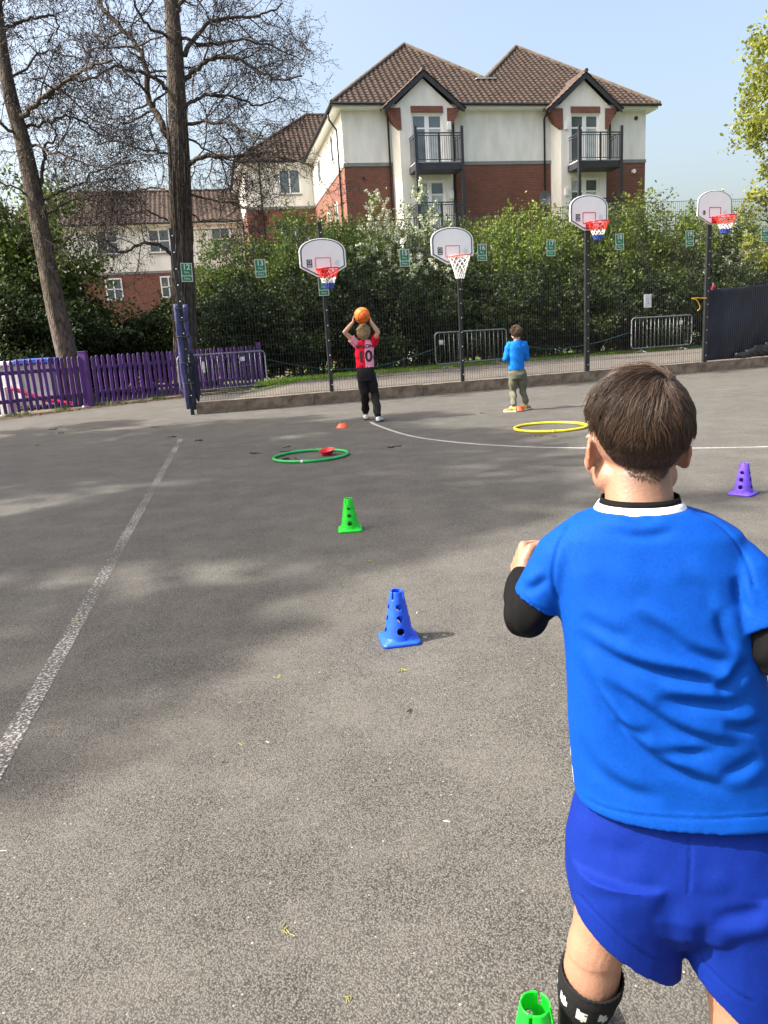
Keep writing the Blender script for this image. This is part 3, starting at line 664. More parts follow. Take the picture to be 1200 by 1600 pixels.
def bay(c, dc, pc):
    yb = -.55; b0, b1 = c-1.17, c+1.17; d0, d1 = dc-.73, dc+.73
    mb = MB()
    for s, e in ((-1, b0), (1, b1)):
        inner = d0 if s < 0 else d1
        mb.prism([V(e+s*.27, .0, -.1), V(e, yb, -.1), V(inner, yb, -.1), V(inner, .0, -.1)], UP, 11.3)
    for z0, z1 in ((11.0, 11.2), (8.2, 8.85), (5.3, 6.0), (2.4, 3.1)): bx(mb, d0+.002, d1-.002, yb+.001, 0, z0, z1)
    mb.prism([V(c-1.45, yb, 11.201), V(c+1.45, yb, 11.201), V(c, yb, 12.42)], Yv, .5)
    mb.build('bay_wall', M['render'], bl)
    for z0, z1 in ((8.85, 11.0), (6.0, 8.2), (3.1, 5.3)):
        french_door(d0, d1, z0, z1, yb+.14, False)
    bpart('lintel', M['brick'], [(d0-.02, d1+.02, yb-.03, yb-.002, 11.02, 11.3)])
    for s in (-1, 1):
        mb = MB(); mb.prism([V(c+s*1.70, yb-.04, 11.22), V(c+s*1.08, yb-.04, 11.22), V(c+s*1.08, yb-.04, 10.32), V(c+s*1.22, yb-.04, 10.32)], Yv, .55); mb.build('brick_corbel', M['brick'], bl)
        mb = MB(); mb.bar(V(c+s*1.82, yb-.2, 11.12), V(c, yb-.2, 12.55), .1, .2, up=V(0, -1, 0.01)) if False else mb.prism([V(c+s*1.85, yb-.22, 11.0), V(c+s*1.85, yb-.22, 11.2), V(c, yb-.22, 12.68), V(c, yb-.22, 12.44)], Yv, .06); mb.build('bargeboard', M['steel'], bl)
        e0 = V(c+s*1.9, yb-.25, 11.17); r0 = V(c, yb-.25, 12.72); r1 = V(c, 1.2, 12.72); e1 = V(c+s*1.9, -.3, 11.17)
        tiles([e0, e1, r1, r0] if s > 0 else [e1, e0, r0, r1], bl, seed=int(c*10)+s)
    ridge([V(c, yb-.28, 12.76), V(c, 1.2, 12.76)], bl, .09)
    bpart('wall_lamp', M['upvc'], [(d1+.18 if c < 8 else d0-.36, d1+.36 if c < 8 else d0-.18, yb-.12, yb-.003, 10.3, 10.65)], None, .02)
    bpart('wall_lamp', M['upvc'], [(d1+.18 if c < 8 else d0-.36, d1+.36 if c < 8 else d0-.18, yb-.12, yb-.003, 7.4, 7.75)], None, .02)
    x0, x1 = pc-1.06, pc+1.06; yp = -1.62
    for xx in (x0, x1): bpart('balcony_post', M['steel'], [(xx-.06, xx+.06, yp-.06, yp+.06, -.1, 10.2)])
    for zf in (8.72, 5.87):
        sl_ = bpart('balcony', M['steel'], [(x0+.07, x1-.07, yp, yb-.02, zf-.28, zf), (x0-.06, x0+.058, yp+.08, yb-.02, zf-.28, zf), (x1-.058, x1+.06, yp+.08, yb-.02, zf-.28, zf)])
        bpart('balcony_deck', M['lead'], [(x0-.03, x1+.03, yp+.07, yb-.03, zf+.002, zf+.05)], sl_)
        r = []
        for zz in (zf+1.2, zf+1.1, zf+.12):
            h = .025 if zz > zf+1.15 else .015
            r += [(x0+.061, x1-.061, yp-.02, yp+.02, zz-h, zz+h), (x0-.02, x0+.02, yp+.061, yb-.05, zz-h, zz+h), (x1-.02, x1+.02, yp+.061, yb-.05, zz-h, zz+h)]
        r.append(((x0+x1)/2-.03, (x0+x1)/2+.03, yp-.026, yp+.026, zf-.1, zf+1.17))
        bpart('railing', M['steel'], r, sl_)
        r = []
        n = 21
        for k in range(1, n): xx = x0+(x1-x0)*k/n; r.append((xx-.008, xx+.008, yp-.008, yp+.008, zf+.13, zf+1.09))
        for k in range(1, 10):
            yy = yp+(yb-yp)*k/10; r.append((x0-.008, x0+.008, yy-.008, yy+.008, zf+.13, zf+1.09)); r.append((x1-.008, x1+.008, yy-.008, yy+.008, zf+.13, zf+1.09))
        o = bpart('balusters', M['steel'], r, sl_); o['kind'] = 'stuff'
bay(3.68, 3.82, 3.99); bay(11.48, 11.55, 11.75)
# satellite dish, vents
mb = MB()
rings = []
for i in range(6):
    rr = .34*i/5+.002; rings.append([V(9.38+rr*math.cos(a)*.9, -.75+.12*(1-(i/5)**2)+.05*math.cos(a), 7.3+rr*math.sin(a)) for a in np.linspace(0, 2*math.pi, 20, False)])
mb.loft(rings, cap=False); mb.tube([V(9.38, -.62, 7.25), V(9.38, -.5, 6.6), V(9.38, 0, 6.3)], .03, 6); o = mb.build('satellite_dish', M['dish'], bl, smooth=True)
mb = MB(); mb.tube([V(14.5, -.06, 10.95), V(14.5, .02, 10.95)], .09, 12); mb.build('vent', M['gutter'], bl)
mb = MB(); mb.tube([V(14.4, -.12, 8.55), V(14.4, .02, 8.55)], .1, 12); mb.build('vent', M['upvc'], bl)
mb = MB(); mb.tube([V(.85, -.04, 8.45), V(.85, .02, 8.45)], .06, 10); mb.build('vent', M['gutter'], bl)
# windows of the sunlit side wall (it faces -x)
for (y0, y1, z0, z1) in ((2.3, 3.0, 9.7, 11.0), (6.5, 7.6, 9.7, 10.9), (2.2, 2.9, 6.6, 7.9), (4.6, 5.3, 6.6, 7.9), (7.2, 7.9, 6.6, 7.9)):
    w = bpart('window', M['upvc'], [(-.05, 0, y0, y1, z0, z1)]); bpart('pane', M['glass'], [(-.06, -.051, y0+.09, (y0+y1)/2-.03, z0+.09, z1-.09), (-.06, -.051, (y0+y1)/2+.03, y1-.09, z0+.09, z1-.09)], w)
# rear wing, stepped back to the left
bpart('wall', M['brick'], [(-3.9, -.01, 10.2, 18, -.1, 8.95)]); bpart('wall', M['render'], [(-3.896, -.011, 10.204, 17.99, 9.1, 11.27)]); bpart('stone_band', M['band'], [(-3.93, -.035, 10.17, 18.03, 8.951, 9.099)])
bpart('soffit', M['upvc'], [(-4.3, -.42, 9.8, 18.4, 11.271, 11.43)])
C0 = V(-4.35, 9.75, ze); R0 = V(.4, 13.6, 14.85)
tiles([C0, V(3, 9.75, ze), V(3, 13.6, 14.85), R0], bl, seed=11); tiles([V(-4.35, 17.45, ze), C0, R0], bl, seed=12)
ridge([C0+UP*.04, R0+UP*.04], bl); ridge([R0+UP*.04, V(3, 13.6, 14.89)], bl)
mb = MB(); mb.tube([C0+V(0, -.05, -.04), V(-.5, 9.7, ze-.04)], .06, 6); mb.tube([C0+V(-.05, 0, -.04), V(-4.4, 17.4, ze-.04)], .06, 6); mb.build('gutter', M['gutter'], bl)
downpipe([V(-3.0, 9.75, 11.35), V(-3.0, 10.13, 10.9), V(-3.0, 10.13, 0)])
window(-1.95, -.7, 9.75, 11.1, 10.2, 2, 1, bl); window(-2.05, -.4, 6.5, 8.1, 10.2, 2, 2, bl)
# lower wing further left
lw = local_thing('terrace_block', 'low cream and brick terrace with a long brown tiled roof behind the bare trees', 'building')
bpart('wall', M['brick'], [(-17, -3.95, 15, 23, -.1, 6.2)], lw); bpart('wall', M['render'], [(-16.996, -3.954, 15.004, 22.99, 6.34, 8.95)], lw); bpart('stone_band', M['band'], [(-17.03, -3.93, 14.97, 23.03, 6.201, 6.339)], lw)
bpart('soffit', M['upvc'], [(-17.3, -3.96, 14.6, 23.4, 8.951, 9.1)], lw)
tiles([V(-17.3, 14.55, 9.12), V(-3.9, 14.55, 9.12), V(-3.9, 19.2, 11.75), V(-17.3, 19.2, 11.75)], lw, seed=21)
tiles([V(-3.9, 23.8, 9.12), V(-17.3, 23.8, 9.12), V(-17.3, 19.2, 11.75), V(-3.9, 19.2, 11.75)], lw, seed=22)
ridge([V(-17.3, 19.2, 11.8), V(-3.9, 19.2, 11.8)], lw)
mb = MB(); mb.tube([V(-17.3, 14.5, 9.08), V(-3.9, 14.5, 9.08)], .06, 6); mb.build('gutter', M['gutter'], lw)
for x0, x1, z0, z1, cn, rn in ((-12.7, -11.7, 4.7, 6.0, 2, 2), (-9.4, -8.4, 4.7, 6.0, 2, 2), (-5.9, -4.9, 4.7, 6.0, 2, 2), (-9.8, -8.5, 7.4, 8.8, 2, 2), (-12.9, -11.6, 7.4, 8.8, 2, 2), (-6.0, -4.8, 7.4, 8.8, 2, 2), (-14.9, -14.1, 4.7, 6.0, 1, 2)):
    window(x0, x1, z0, z1, 15.0, cn, rn, lw)

# ------------------------------------------------------------ vegetation
def leaf_quads(c, size, rng, up=.4, aspect=.55):
    n = len(c); a = rng.normal(size=(n, 3)); a[:, 2] += up*0; a /= np.linalg.norm(a, axis=1)[:, None]
    b = rng.normal(size=(n, 3)); b -= a*np.sum(a*b, 1)[:, None]; b /= np.linalg.norm(b, axis=1)[:, None]
    s = size*(.65+.7*rng.random(n))[:, None]
    a = a*s; b = b*s*aspect
    v = np.stack([c-a, c-b*1.0+a*.1, c+a, c+b+a*.1], 1).reshape(-1, 3)
    f = np.arange(4*n).reshape(n, 4); return v, f
def crown_points(rng, w, d, h, nclump, per, spread, shell=3.0, base=.12):
    P = []
    ph = rng.random(6)*6.28
    for k in range(nclump):
        th = math.acos(1-2*rng.random()); az = rng.random()*6.283; r = rng.random()**(1/shell)
        lob = 1+.16*math.sin(3*az+ph[0]+2*th)+.12*math.sin(5*th+ph[1]+az)+.08*math.sin(7*az+ph[2])
        p = V(math.sin(th)*math.cos(az)*w/2, math.sin(th)*math.sin(az)*d/2, math.cos(th)*h/2)*r*lob
        p[2] += h*.5
        if p[2] < base*h: p[2] = base*h*rng.random()*1.5
        if p[2] < .45*h:
            p[0] *= 1.12; p[1] *= 1.1
        n = int(per*(.6+.8*rng.random())); s = spread*(.6+.8*rng.random())
        P.append(p+rng.normal(size=(n, 3))*V(s, s, s*.75))
    P = np.concatenate(P); P[:, 2] = np.abs(P[:, 2]); return P
def spray_points(rng, P, n, length, per):
    out = []
    hi = P[P[:, 2] > np.percentile(P[:, 2], 35)]
    for k in range(n):
        p = hi[rng.integers(len(hi))]; c = V(0, 0, P[:, 2].max()*.45); dd = nrm(p-c+rng.normal(size=3)*.6+V(0, 0, .3))
        q = p+dd*.05
        for s in np.linspace(0, 1, 5):
            out.append(q+dd*length*s-UP*.35*length*s*s+rng.normal(size=(per, 3))*.035)
    return np.concatenate(out)
PROTO = {}
def proto(kind):
    if kind in PROTO: return PROTO[kind]
    sd_, w, d, h, ncl, per, spr, size, m = dict(
        light=(31, 4.4, 3.4, 5.6, 260, 85, .22, .062, 'leafL'), light2=(32, 4.0, 3.2, 5.6, 240, 85, .23, .062, 'leafL'),
        mid=(33, 4.2, 3.4, 5.6, 260, 85, .22, .06, 'leafM'), mid2=(34, 4.0, 3.2, 5.6, 240, 85, .24, .06, 'leafM'),
        dark=(35, 3.6, 2.6, 3.4, 220, 85, .18, .058, 'leafD'), ivy=(36, 3.4, 2.4, 3.4, 210, 85, .19, .055, 'leafI'),
        haw=(37, 4.2, 3.4, 5.6, 240, 85, .23, .052, 'leafM'))[kind]
    rng = np.random.default_rng(sd_); P = crown_points(rng, w, d, h, ncl, per, spr)
    # arching shoots that break the outline
    sp = spray_points(rng, P, 150, .55, 3)
    v, f = leaf_quads(np.concatenate([P, sp]), size, rng); me = np_mesh('foliage', v, f); me.materials.append(M[m])
    parts = [('foliage', me)]
    mb = MB()
    for k in range(9):
        a = rng.random()*6.28; r0 = V(.35*math.cos(a), .3*math.sin(a), 0); e = V(w*.36*math.cos(a), d*.36*math.sin(a), h*(.6+.3*rng.random()))
        mid_ = (r0+e)/2+V(-.15*math.cos(a), -.15*math.sin(a), .3)+rng.normal(size=3)*.1; mb.tube(smooth_path([r0, mid_, e], 5), list(np.linspace(.06, .012, 11)), 5)
    sm_ = mb.mesh('stems', smooth=True); sm_.materials.append(M['stem']); parts.append(('stems', sm_))
    if kind == 'haw':
        sp = np.concatenate([spray_points(rng, P, 520, .42, 9), P[rng.choice(len(P), 2600, False)]+rng.normal(size=(2600, 3))*.05]); v, f = leaf_quads(sp, .036, rng, aspect=.9); bm = np_mesh('blossom', v, f); bm.materials.append(M['bloss']); parts.append(('blossom', bm))
    PROTO[kind] = (parts, w, d, h); return PROTO[kind]
def shrub(px, top, Yd, width, kind, label, rot=0, z0=.19, group='hedgerow shrubs behind the fence'):
    parts, w, d, h = proto(kind); p = W(px, top, Yd); hz = p[2]-z0
    t = thing({'haw': 'hawthorn_bush'}.get(kind, 'hedge_shrub'), label, 'shrub', (p[0], p[1], z0), group)
    t.rotation_euler = (0, 0, rot); t.scale = (width/w, width/w, hz/(h*1.03))
    for nm, me in parts:
        o = bpy.data.objects.new(nm, me); COL.objects.link(o); o.parent = t
SH = [
 (-70, 250, 26, 5.5, 'mid', 'tall leafy shrub overtopping the white toy roof, outside the leaning tree', 0, 0), (28, 285, 25, 5.0, 'mid2', 'tall leafy shrub rising just behind the leaning bare trunk', 1.1, 0),
 (70, 440, 23.6, 3.6, 'dark', 'low dark evergreen right behind the leaning trunk', .4, 0), (-20, 430, 22.6, 3.6, 'ivy', 'low dark evergreen above the blue playhouse roof', 2.4, 0),
 (150, 478, 25.5, 3.4, 'dark', 'low dark evergreen under the wide pane of the terrace wall', 1.4, 0), (215, 492, 26, 3.2, 'ivy', 'lowest dark evergreen between the two bare trunks', 3.4, 0), (262, 462, 27, 3.4, 'ivy', 'low ivy-green shrub touching the upright bare trunk', 5, 0),
 (345, 372, 28, 3.6, 'mid2', 'mid-green shrub beside the bare tree trunk with sign twelve in front', .5, .1), (415, 352, 28.5, 3.8, 'mid', 'mid-green shrub growing behind sign thirteen', 2.2, .19),
 (475, 338, 28.5, 3.6, 'mid2', 'mid-green shrub growing behind the backboard over sign fourteen', 4.2, .19), (535, 318, 29, 3.8, 'mid', 'tall mid-green shrub against the brick side wall', 5.4, .19),
 (592, 338, 29, 3.6, 'haw', 'hawthorn bush in white blossom behind sign fifteen', 0, .19), (655, 330, 29.5, 3.9, 'haw', 'hawthorn bush in white blossom below the balcony', 2.4, .19),
 (722, 345, 30, 3.6, 'mid2', 'mid-green shrub growing behind sign sixteen', 1.9, .19), (785, 326, 30.5, 3.9, 'light', 'light green shrub standing below the satellite dish wall', 3.0, .19),
 (850, 326, 31, 3.8, 'light2', 'light green shrub growing behind sign seventeen', .9, .19), (925, 312, 31.5, 4.0, 'light', 'light green shrub growing behind sign eighteen', 5.2, .19),
 (1000, 308, 32, 4.0, 'light2', 'light green shrub rising past the corner of the apartment block', 4.1, .19), (1062, 322, 32.5, 3.8, 'light', 'light green shrub growing behind sign nineteen', 1.3, .19),
 (1125, 338, 33, 4.0, 'haw', 'flecked pale green shrub behind the hoop with edge-hugging border', 2.0, .19), (1190, 320, 33, 4.0, 'light2', 'light green shrub under the yellow-green spring tree', 2.6, .19), (1262, 312, 34, 4.4, 'light', 'light green shrub growing behind sign twenty', .2, .19),
 (318, 455, 25.8, 2.8, 'ivy', 'dark ivy-covered shrub behind the post padding', 0, .05), (385, 440, 26.2, 3.4, 'dark', 'dark leafy shrub under sign thirteen', 1, .19), (460, 430, 26.6, 3.2, 'ivy', 'dark leafy shrub under sign fourteen', 2, .19),
 (535, 425, 27, 3.4, 'dark', 'dark leafy shrub behind the boy raising the basketball', 3, .19), (612, 420, 27.4, 3.4, 'ivy', 'dark leafy shrub under sign fifteen', 4, .19), (690, 425, 27.8, 3.4, 'dark', 'dark leafy shrub behind the barrier and all-white net', 5, .19),
 (765, 420, 28.3, 3.4, 'ivy', 'dark leafy shrub behind the boy in khaki trousers', 6, .19), (840, 420, 28.8, 3.4, 'dark', 'dark leafy shrub under sign seventeen', .6, .19), (915, 415, 29.3, 3.4, 'ivy', 'dark leafy shrub under sign eighteen', 1.6, .19),
 (985, 418, 29.8, 3.4, 'dark', 'dark leafy shrub behind the paper notice', 2.6, .19), (1055, 420, 30.2, 3.4, 'ivy', 'dark leafy shrub under sign nineteen', 3.6, .19), (1125, 420, 30.6, 3.4, 'dark', 'dark leafy shrub above the tarpaulin corner with the pink cloth', 4.6, .19), (1200, 415, 31, 3.6, 'ivy', 'dark leafy shrub above the middle of the navy tarpaulin', 5.6, .19), (1275, 415, 31.4, 3.6, 'dark', 'dark leafy shrub above the far end of the navy tarpaulin', .2, .19)]
for s in SH: shrub(*s)

# grass on the verge
rng = np.random.default_rng(5); n = 34000; edge = np.array([(-3.4, 20.9), (-2.9, 21.5), (1.1, 24.2), (6.5, 27.0), (12, 28.9), (25, 31.4)])
xs = -3.4+24*rng.random(n); ys = np.interp(xs, edge[:, 0], edge[:, 1])+.02+2.6*rng.random(n)**1.3; h = .05+.09*rng.random(n); a = rng.random(n)*6.28; w_ = .012
b0 = np.stack([xs, ys, np.full(n, .185)], 1); dx = np.stack([np.cos(a)*w_, np.sin(a)*w_, np.zeros(n)], 1); tip = b0+np.stack([rng.normal(size=n)*.03, rng.normal(size=n)*.03, h], 1)
v = np.stack([b0-dx, b0+dx, tip], 1).reshape(-1, 3); o = mkobj('grass', np_mesh('grass', v, np.arange(3*n).reshape(n, 3)), M['grass']); tag(o, 'bright short grass verge along the path behind the fence', 'grass'); o['kind'] = 'stuff'
n = 1500; t_ = rng.random(n); base = np.array([-8.7, 17.2, 0])+(rng.random(n)**2)[:, None]*0
pp = np.where(t_[:, None] < .35, pk[1]+(pk[2]-pk[1])*(t_/.35)[:, None], pk[2]+(pk[3]-pk[2])*((t_-.35)/.65)[:, None])
keep = np.sin(t_*37)+np.sin(t_*91) > .7; pp = pp[keep]; n = len(pp); pp = pp+rng.normal(size=(n, 3))*V(.07, .07, 0)+V(.12, -.08, 0)
tip = pp+np.stack([rng.normal(size=n)*.04, rng.normal(size=n)*.04, .04+.1*rng.random(n)], 1); dx = np.tile(V(.01, 0, 0), (n, 1)); v = np.stack([pp-dx, pp+dx, tip], 1).reshape(-1, 3)
o = mkobj('weeds', np_mesh('weeds', v, np.arange(3*n).reshape(n, 3)), M['grass']); tag(o, 'tufts of weeds along the foot of the purple pickets', 'weeds'); o['kind'] = 'stuff'

# ------------------------------------------------------------ trees
class Tree:
    def __init__(s, seed, nodes=(5, 4)):
        s.r = random.Random(seed); s.mb = MB(); s.tw = MB(); s.tips = []; s.big = MB()
    def path(s, p, d, L, n, wob, lift):
        pts = [p]; d = nrm(d)
        for i in range(n):
            d = nrm(d+V(s.r.gauss(0, wob), s.r.gauss(0, wob), s.r.gauss(0, wob)+lift)); pts.append(pts[-1]+d*L/n)
        return pts
    def kids(s, pts, r0, level, maxl, dens, lscale, lo=.2):
        L = sum(np.linalg.norm(pts[i+1]-pts[i]) for i in range(len(pts)-1)); n = max(1, int(L*dens[level]+s.r.random()))
        for k in range(n):
            t = lo+(1-lo)*(k+s.r.random())/n; t = min(t, .999); f = t*(len(pts)-1); i = int(f); p = pts[i]+(pts[i+1]-pts[i])*(f-i); d = nrm(pts[i+1]-pts[i])
            ax = nrm(np.cross(d, V(s.r.gauss(0, 1), s.r.gauss(0, 1), s.r.gauss(0, 1)))); an = math.radians(s.r.uniform(28, 78))
            dd = d*math.cos(an)+ax*math.sin(an); ln = lscale[level]*s.r.uniform(.55, 1.25)*(1-.35*t); rr = r0*s.r.uniform(.35, .6)*(1-.5*t)
            s.branch(p, dd, ln, max(rr, .0068), level+1, maxl, dens, lscale)
    def branch(s, p, d, L, r, level, maxl, dens, lscale):
        n = 5 if level < maxl else 4; pts = s.path(p, d, L, n, .26, .05 if level < 3 else -.02)
        tgt = s.big if r > .03 else s.tw
        tgt.tube(pts, list(np.linspace(r, max(r*.4, .0045), n+1)), 6 if r > .03 else 4 if r > .012 else 3, cap=False)
        if level < maxl: s.kids(pts, r, level, maxl, dens, lscale)
        if level >= maxl-1: s.tips.append((pts[-1], nrm(pts[-1]-pts[-2]))); s.tips.append((pts[2], nrm(pts[-1]-pts[-2])))
    def limb(s, pts, r0, r1, dens, lscale, maxl, lo=.2, level=1):
        pts = smooth_path(pts, 5); pts = [q+V(s.r.gauss(0, .028), s.r.gauss(0, .028), s.r.gauss(0, .028)) if 0 < i else q for i, q in enumerate(pts)]; s.big.tube(pts, list((r0*.72-(r0*.72-r1*.8)*np.linspace(0, 1, len(pts))**.8)*np.array([1+s.r.gauss(0, .05) for _ in pts])), 9, cap=True); s.kids(pts, (r0+r1)/2.4, level, maxl, dens, lscale, lo)
def wl(pxs, Y0, dY=0.0, n=None):
    k = len(pxs); return [W(x, y, Y0+dY*i/(k-1)) for i, (x, y) in enumerate(pxs)]
def trunk_mesh(pts, rad, seed, n=16):
    pts_ = smooth_path(pts, 6); m = len(pts_); rr = np.interp(np.linspace(0, 1, m), np.linspace(0, 1, len(rad)), rad); r = random.Random(seed)
    mb = MB(); rings = []; ph = [r.random()*6 for _ in range(5)]
    for i in range(m):
        ring = []
        for a in np.linspace(0, 2*math.pi, n, False):
            q = rr[i]*(1+.05*math.sin(3*a+ph[0]+i*.1)+.04*math.sin(5*a+ph[1]-i*.15)+.03*math.sin(9*a+ph[2]+i*.35))
            ring.append(pts_[i]+V(math.cos(a)*q, math.sin(a)*q, 0))
        rings.append(ring)
    mb.loft(rings); return mb
def finish(t, tr, trunk, org, leaf=None, leafsize=.05, per=4, buds=True):
    o = MB(); o.v = trunk.v; o.f = trunk.f; o.m = trunk.m; o.build('trunk', M['bark'], t, smooth=True)
    tr.big.build('limbs', M['bark'], t, smooth=True)
    tr.tw.build('twigs', M['twig'], t)
    rng = np.random.default_rng(3); T = np.array([q for q, _ in tr.tips])
    if buds and len(T):
        c = np.repeat(T, 2, 0)+rng.normal(size=(2*len(T), 3))*.06; v, f = leaf_quads(c, .02, rng, aspect=.8); mkobj('cones', np_mesh('cones', v-org, f), M['bud'], t)
    if leaf:
        c = np.repeat(T, per, 0)+rng.normal(size=(per*len(T), 3))*.16; v, f = leaf_quads(c, leafsize, rng); mkobj('leaves', np_mesh('leaves', v-org, f), leaf, t)
DEN = [0, 3.8, 4.8, 4.7, 5]; LSC = [0, 1.85, 1.05, .52, .35]
# leaning tree at the left
Y1 = 21.0; tp1 = wl([(112, 600), (106, 560), (88, 480), (70, 390), (55, 310), (38, 230), (16, 150), (2, 70), (-6, 0), (-14, -110)], Y1); tp1[0][2] = -.1
t1 = thing('bare_tree', 'leaning bare tree rising behind the purple pickets with climbing scarred trunk', 'tree', (tp1[0][0], tp1[0][1], 0)); t1['label'] = 'leaning bare tree whose trunk rises behind the purple pickets, tilting away from the building'
T1 = Tree(11)
for pxs, r0, r1, dY in (([(30, 190), (52, 165), (85, 140), (118, 116), (140, 105), (175, 95)], .10, .03, -1.5), ([(38, 200), (75, 190), (110, 182), (150, 205), (190, 215)], .06, .02, 1.2), ([(60, 300), (72, 255), (68, 230), (88, 215), (80, 190)], .07, .025, .6),
                        ([(45, 225), (75, 235), (120, 250), (160, 262), (205, 250)], .055, .015, -1), ([(3, 50), (30, 35), (60, 26), (85, 24), (90, 45), (70, 65)], .07, .02, .8), ([(2, 80), (-30, 50), (-70, 30)], .08, .03, 1), ([(35, 215), (0, 195), (-40, 180), (-90, 185)], .07, .02, -1),
                        ([(68, 315), (95, 300), (130, 285), (165, 262), (210, 252)], .05, .02, .5), ([(-5, 10), (25, -30), (70, -70)], .08, .03, -1), ([(72, 335), (110, 315), (150, 305), (190, 310)], .04, .015, 1.3), ([(12, 130), (60, 85), (100, 85), (140, 95)], .05, .015, 2), ([(60, 320), (20, 290), (-30, 280)], .05, .02, -.5), ([(-8, -20), (-30, -80), (-20, -150)], .08, .03, 0),
                        ([(85, 390), (108, 372), (128, 350), (160, 338)], .045, .015, -.6)):
    T1.limb(wl(pxs, Y1, dY), r0, r1, DEN, LSC, 4, .12)
finish(t1, T1, trunk_mesh(tp1, [.34, .29, .26, .24, .22, .20, .17, .15, .13, .08], 1), ORG[t1.name])
# upright tree behind the fence
Y2 = 24.0; tp2 = wl([(294, 610), (291, 540), (287, 440), (284, 350), (281, 260), (277, 170), (273, 80), (268, 0), (262, -120)], Y2); tp2[0][2] = -.1
t2 = thing('bare_tree', 'upright bare tree with ivy-stemmed trunk behind sign twelve', 'tree', (tp2[0][0], tp2[0][1], 0))
t2['label'] = 'upright bare tree with thick furrowed trunk standing behind sign twelve'
T2 = Tree(23)
for pxs, r0, r1, dY in (([(288, 268), (302, 252), (330, 242), (360, 245), (400, 238), (440, 243), (490, 262)], .12, .03, -1.5), ([(288, 170), (305, 155), (330, 150), (365, 152), (400, 165), (440, 150)], .09, .025, 1.2), ([(288, 128), (310, 105), (340, 88), (370, 92), (400, 108), (430, 125), (470, 118)], .11, .03, -.8),
                        ([(285, 85), (305, 58), (335, 32), (370, 28), (410, 22), (440, 5)], .11, .03, .9), ([(288, 195), (330, 190), (365, 196), (400, 215), (425, 222)], .08, .02, -1.6), ([(262, 212), (245, 180), (232, 150), (228, 105), (210, 65), (180, 35), (155, 5), (148, -30)], .15, .07, 1.0),
                        ([(264, 142), (245, 125), (215, 113), (180, 104), (150, 120), (120, 128)], .09, .03, -1.3), ([(270, 398), (248, 384), (225, 380), (205, 390), (188, 394), (165, 378), (140, 362)], .085, .03, -1.2), ([(262, 5), (250, -40), (225, -90)], .12, .05, 1), ([(275, 20), (300, -20), (340, -50), (380, -60)], .10, .04, -1),
                        ([(265, 300), (235, 292), (200, 300), (165, 292), (130, 300)], .05, .015, 1.5), ([(288, 300), (330, 312), (370, 318), (390, 330), (400, 345)], .06, .015, -1), ([(262, 240), (225, 235), (190, 222), (150, 226)], .05, .015, -1.5), ([(266, 60), (230, 40), (205, -5)], .07, .03, -1.8), ([(290, 215), (315, 230), (350, 250), (375, 285)], .05, .015, 1.8),
                        ([(286, 330), (320, 345), (350, 342), (385, 355)], .04, .012, 1.2), ([(284, 60), (330, 70), (380, 62), (430, 75), (475, 95)], .07, .02, 2), ([(262, 345), (230, 330), (195, 335), (160, 325)], .045, .014, -.7)):
    T2.limb(wl(pxs, Y2, dY), r0, r1, DEN, LSC, 4, .12)
finish(t2, T2, trunk_mesh(tp2, [.40, .34, .32, .30, .29, .27, .24, .20, .12], 2), ORG[t2.name])
mb = MB(); r = random.Random(4)
for k in range(46):                                   # dead ivy stems clinging to the trunk
    a = r.uniform(3.3, 6.1); z0 = r.uniform(0, 5); ln = r.uniform(1.5, 4.5); pts = []
    for i in range(9):
        z = z0+ln*i/8; q = np.array([np.interp(z, [p[2] for p in tp2], [p[j] for p in tp2]) for j in (0, 1)]); rr = np.interp(z, [0, 4, 8, 14], [.38, .325, .30, .24])+.02; a += r.gauss(0, .07)
        pts.append(V(q[0]+rr*math.cos(a), q[1]+rr*math.sin(a), z))
    mb.tube(pts, [.02]*8+[.008], 5)
mb.build('climbing_stems', M['bark'], t2, smooth=True)

def auto_tree(name, label, base, H, seed, spread, leaf=None, leafsize=.06, per=5, rtrunk=.28, dens=None, crown0=.35, lsc=None, nl=16, group=None):
    t = thing(name, label, 'tree', base, group); base = np.asarray(base, float); T = Tree(seed); r = random.Random(seed)
    tp = [base+V(0, 0, -.1)]+[base+V(r.gauss(0, .12)*i, r.gauss(0, .12)*i, H*i/6) for i in range(1, 7)]
    for k in range(nl):
        s = crown0+(1-crown0)*(k+r.random())/nl; i = min(int(s*6), 5); p = tp[i]+(tp[i+1]-tp[i])*(s*6-i); a = k*2.4+r.random()
        L = spread*(1.15-.75*max(0, (s-.5)*2)**1.5)*r.uniform(.75, 1.1); d = V(math.cos(a), math.sin(a), .45+.5*s)
        T.limb(T.path(p, d, L, 4, .14, .04), rtrunk*.38*(1.2-s*.7), .025, dens or DEN, lsc or LSC, 4, .2)
    finish(t, T, trunk_mesh(tp, list(np.linspace(rtrunk, rtrunk*.25, 7)), seed), ORG[t.name], leaf, leafsize, per, leaf is None)
    return t
LD = [0, 2.2, 2.8, 2.4, 3]
p = W(1296, 560, 30); auto_tree('spring_tree', 'pale yellow-green spring tree leaning into view past the apartment block', (p[0], p[1], .19), 13.2, 41, 4.1, M['leafY'], .09, 10, .22, LD, .2, None, 20)
# tall trees left of the frame: their crowns throw the dappled shade over the court
for i, (x, y, h, sp_) in enumerate(((-16.6, 3.5, 16.5, 3.4), (-17.0, 7.6, 16.5, 3.8), (-18.6, 5.5, 17.5, 3.4))):
    auto_tree('roadside_tree', 'tall leafing tree beyond the purple picket line, its shade dappling the court', (x, y, 0), h, 60+i, sp_, M['leafM'], .13, 16, .3, [0, 2.0, 2.4, 2.4, 3], .42, None, 15, 'shade trees beyond the picket line')

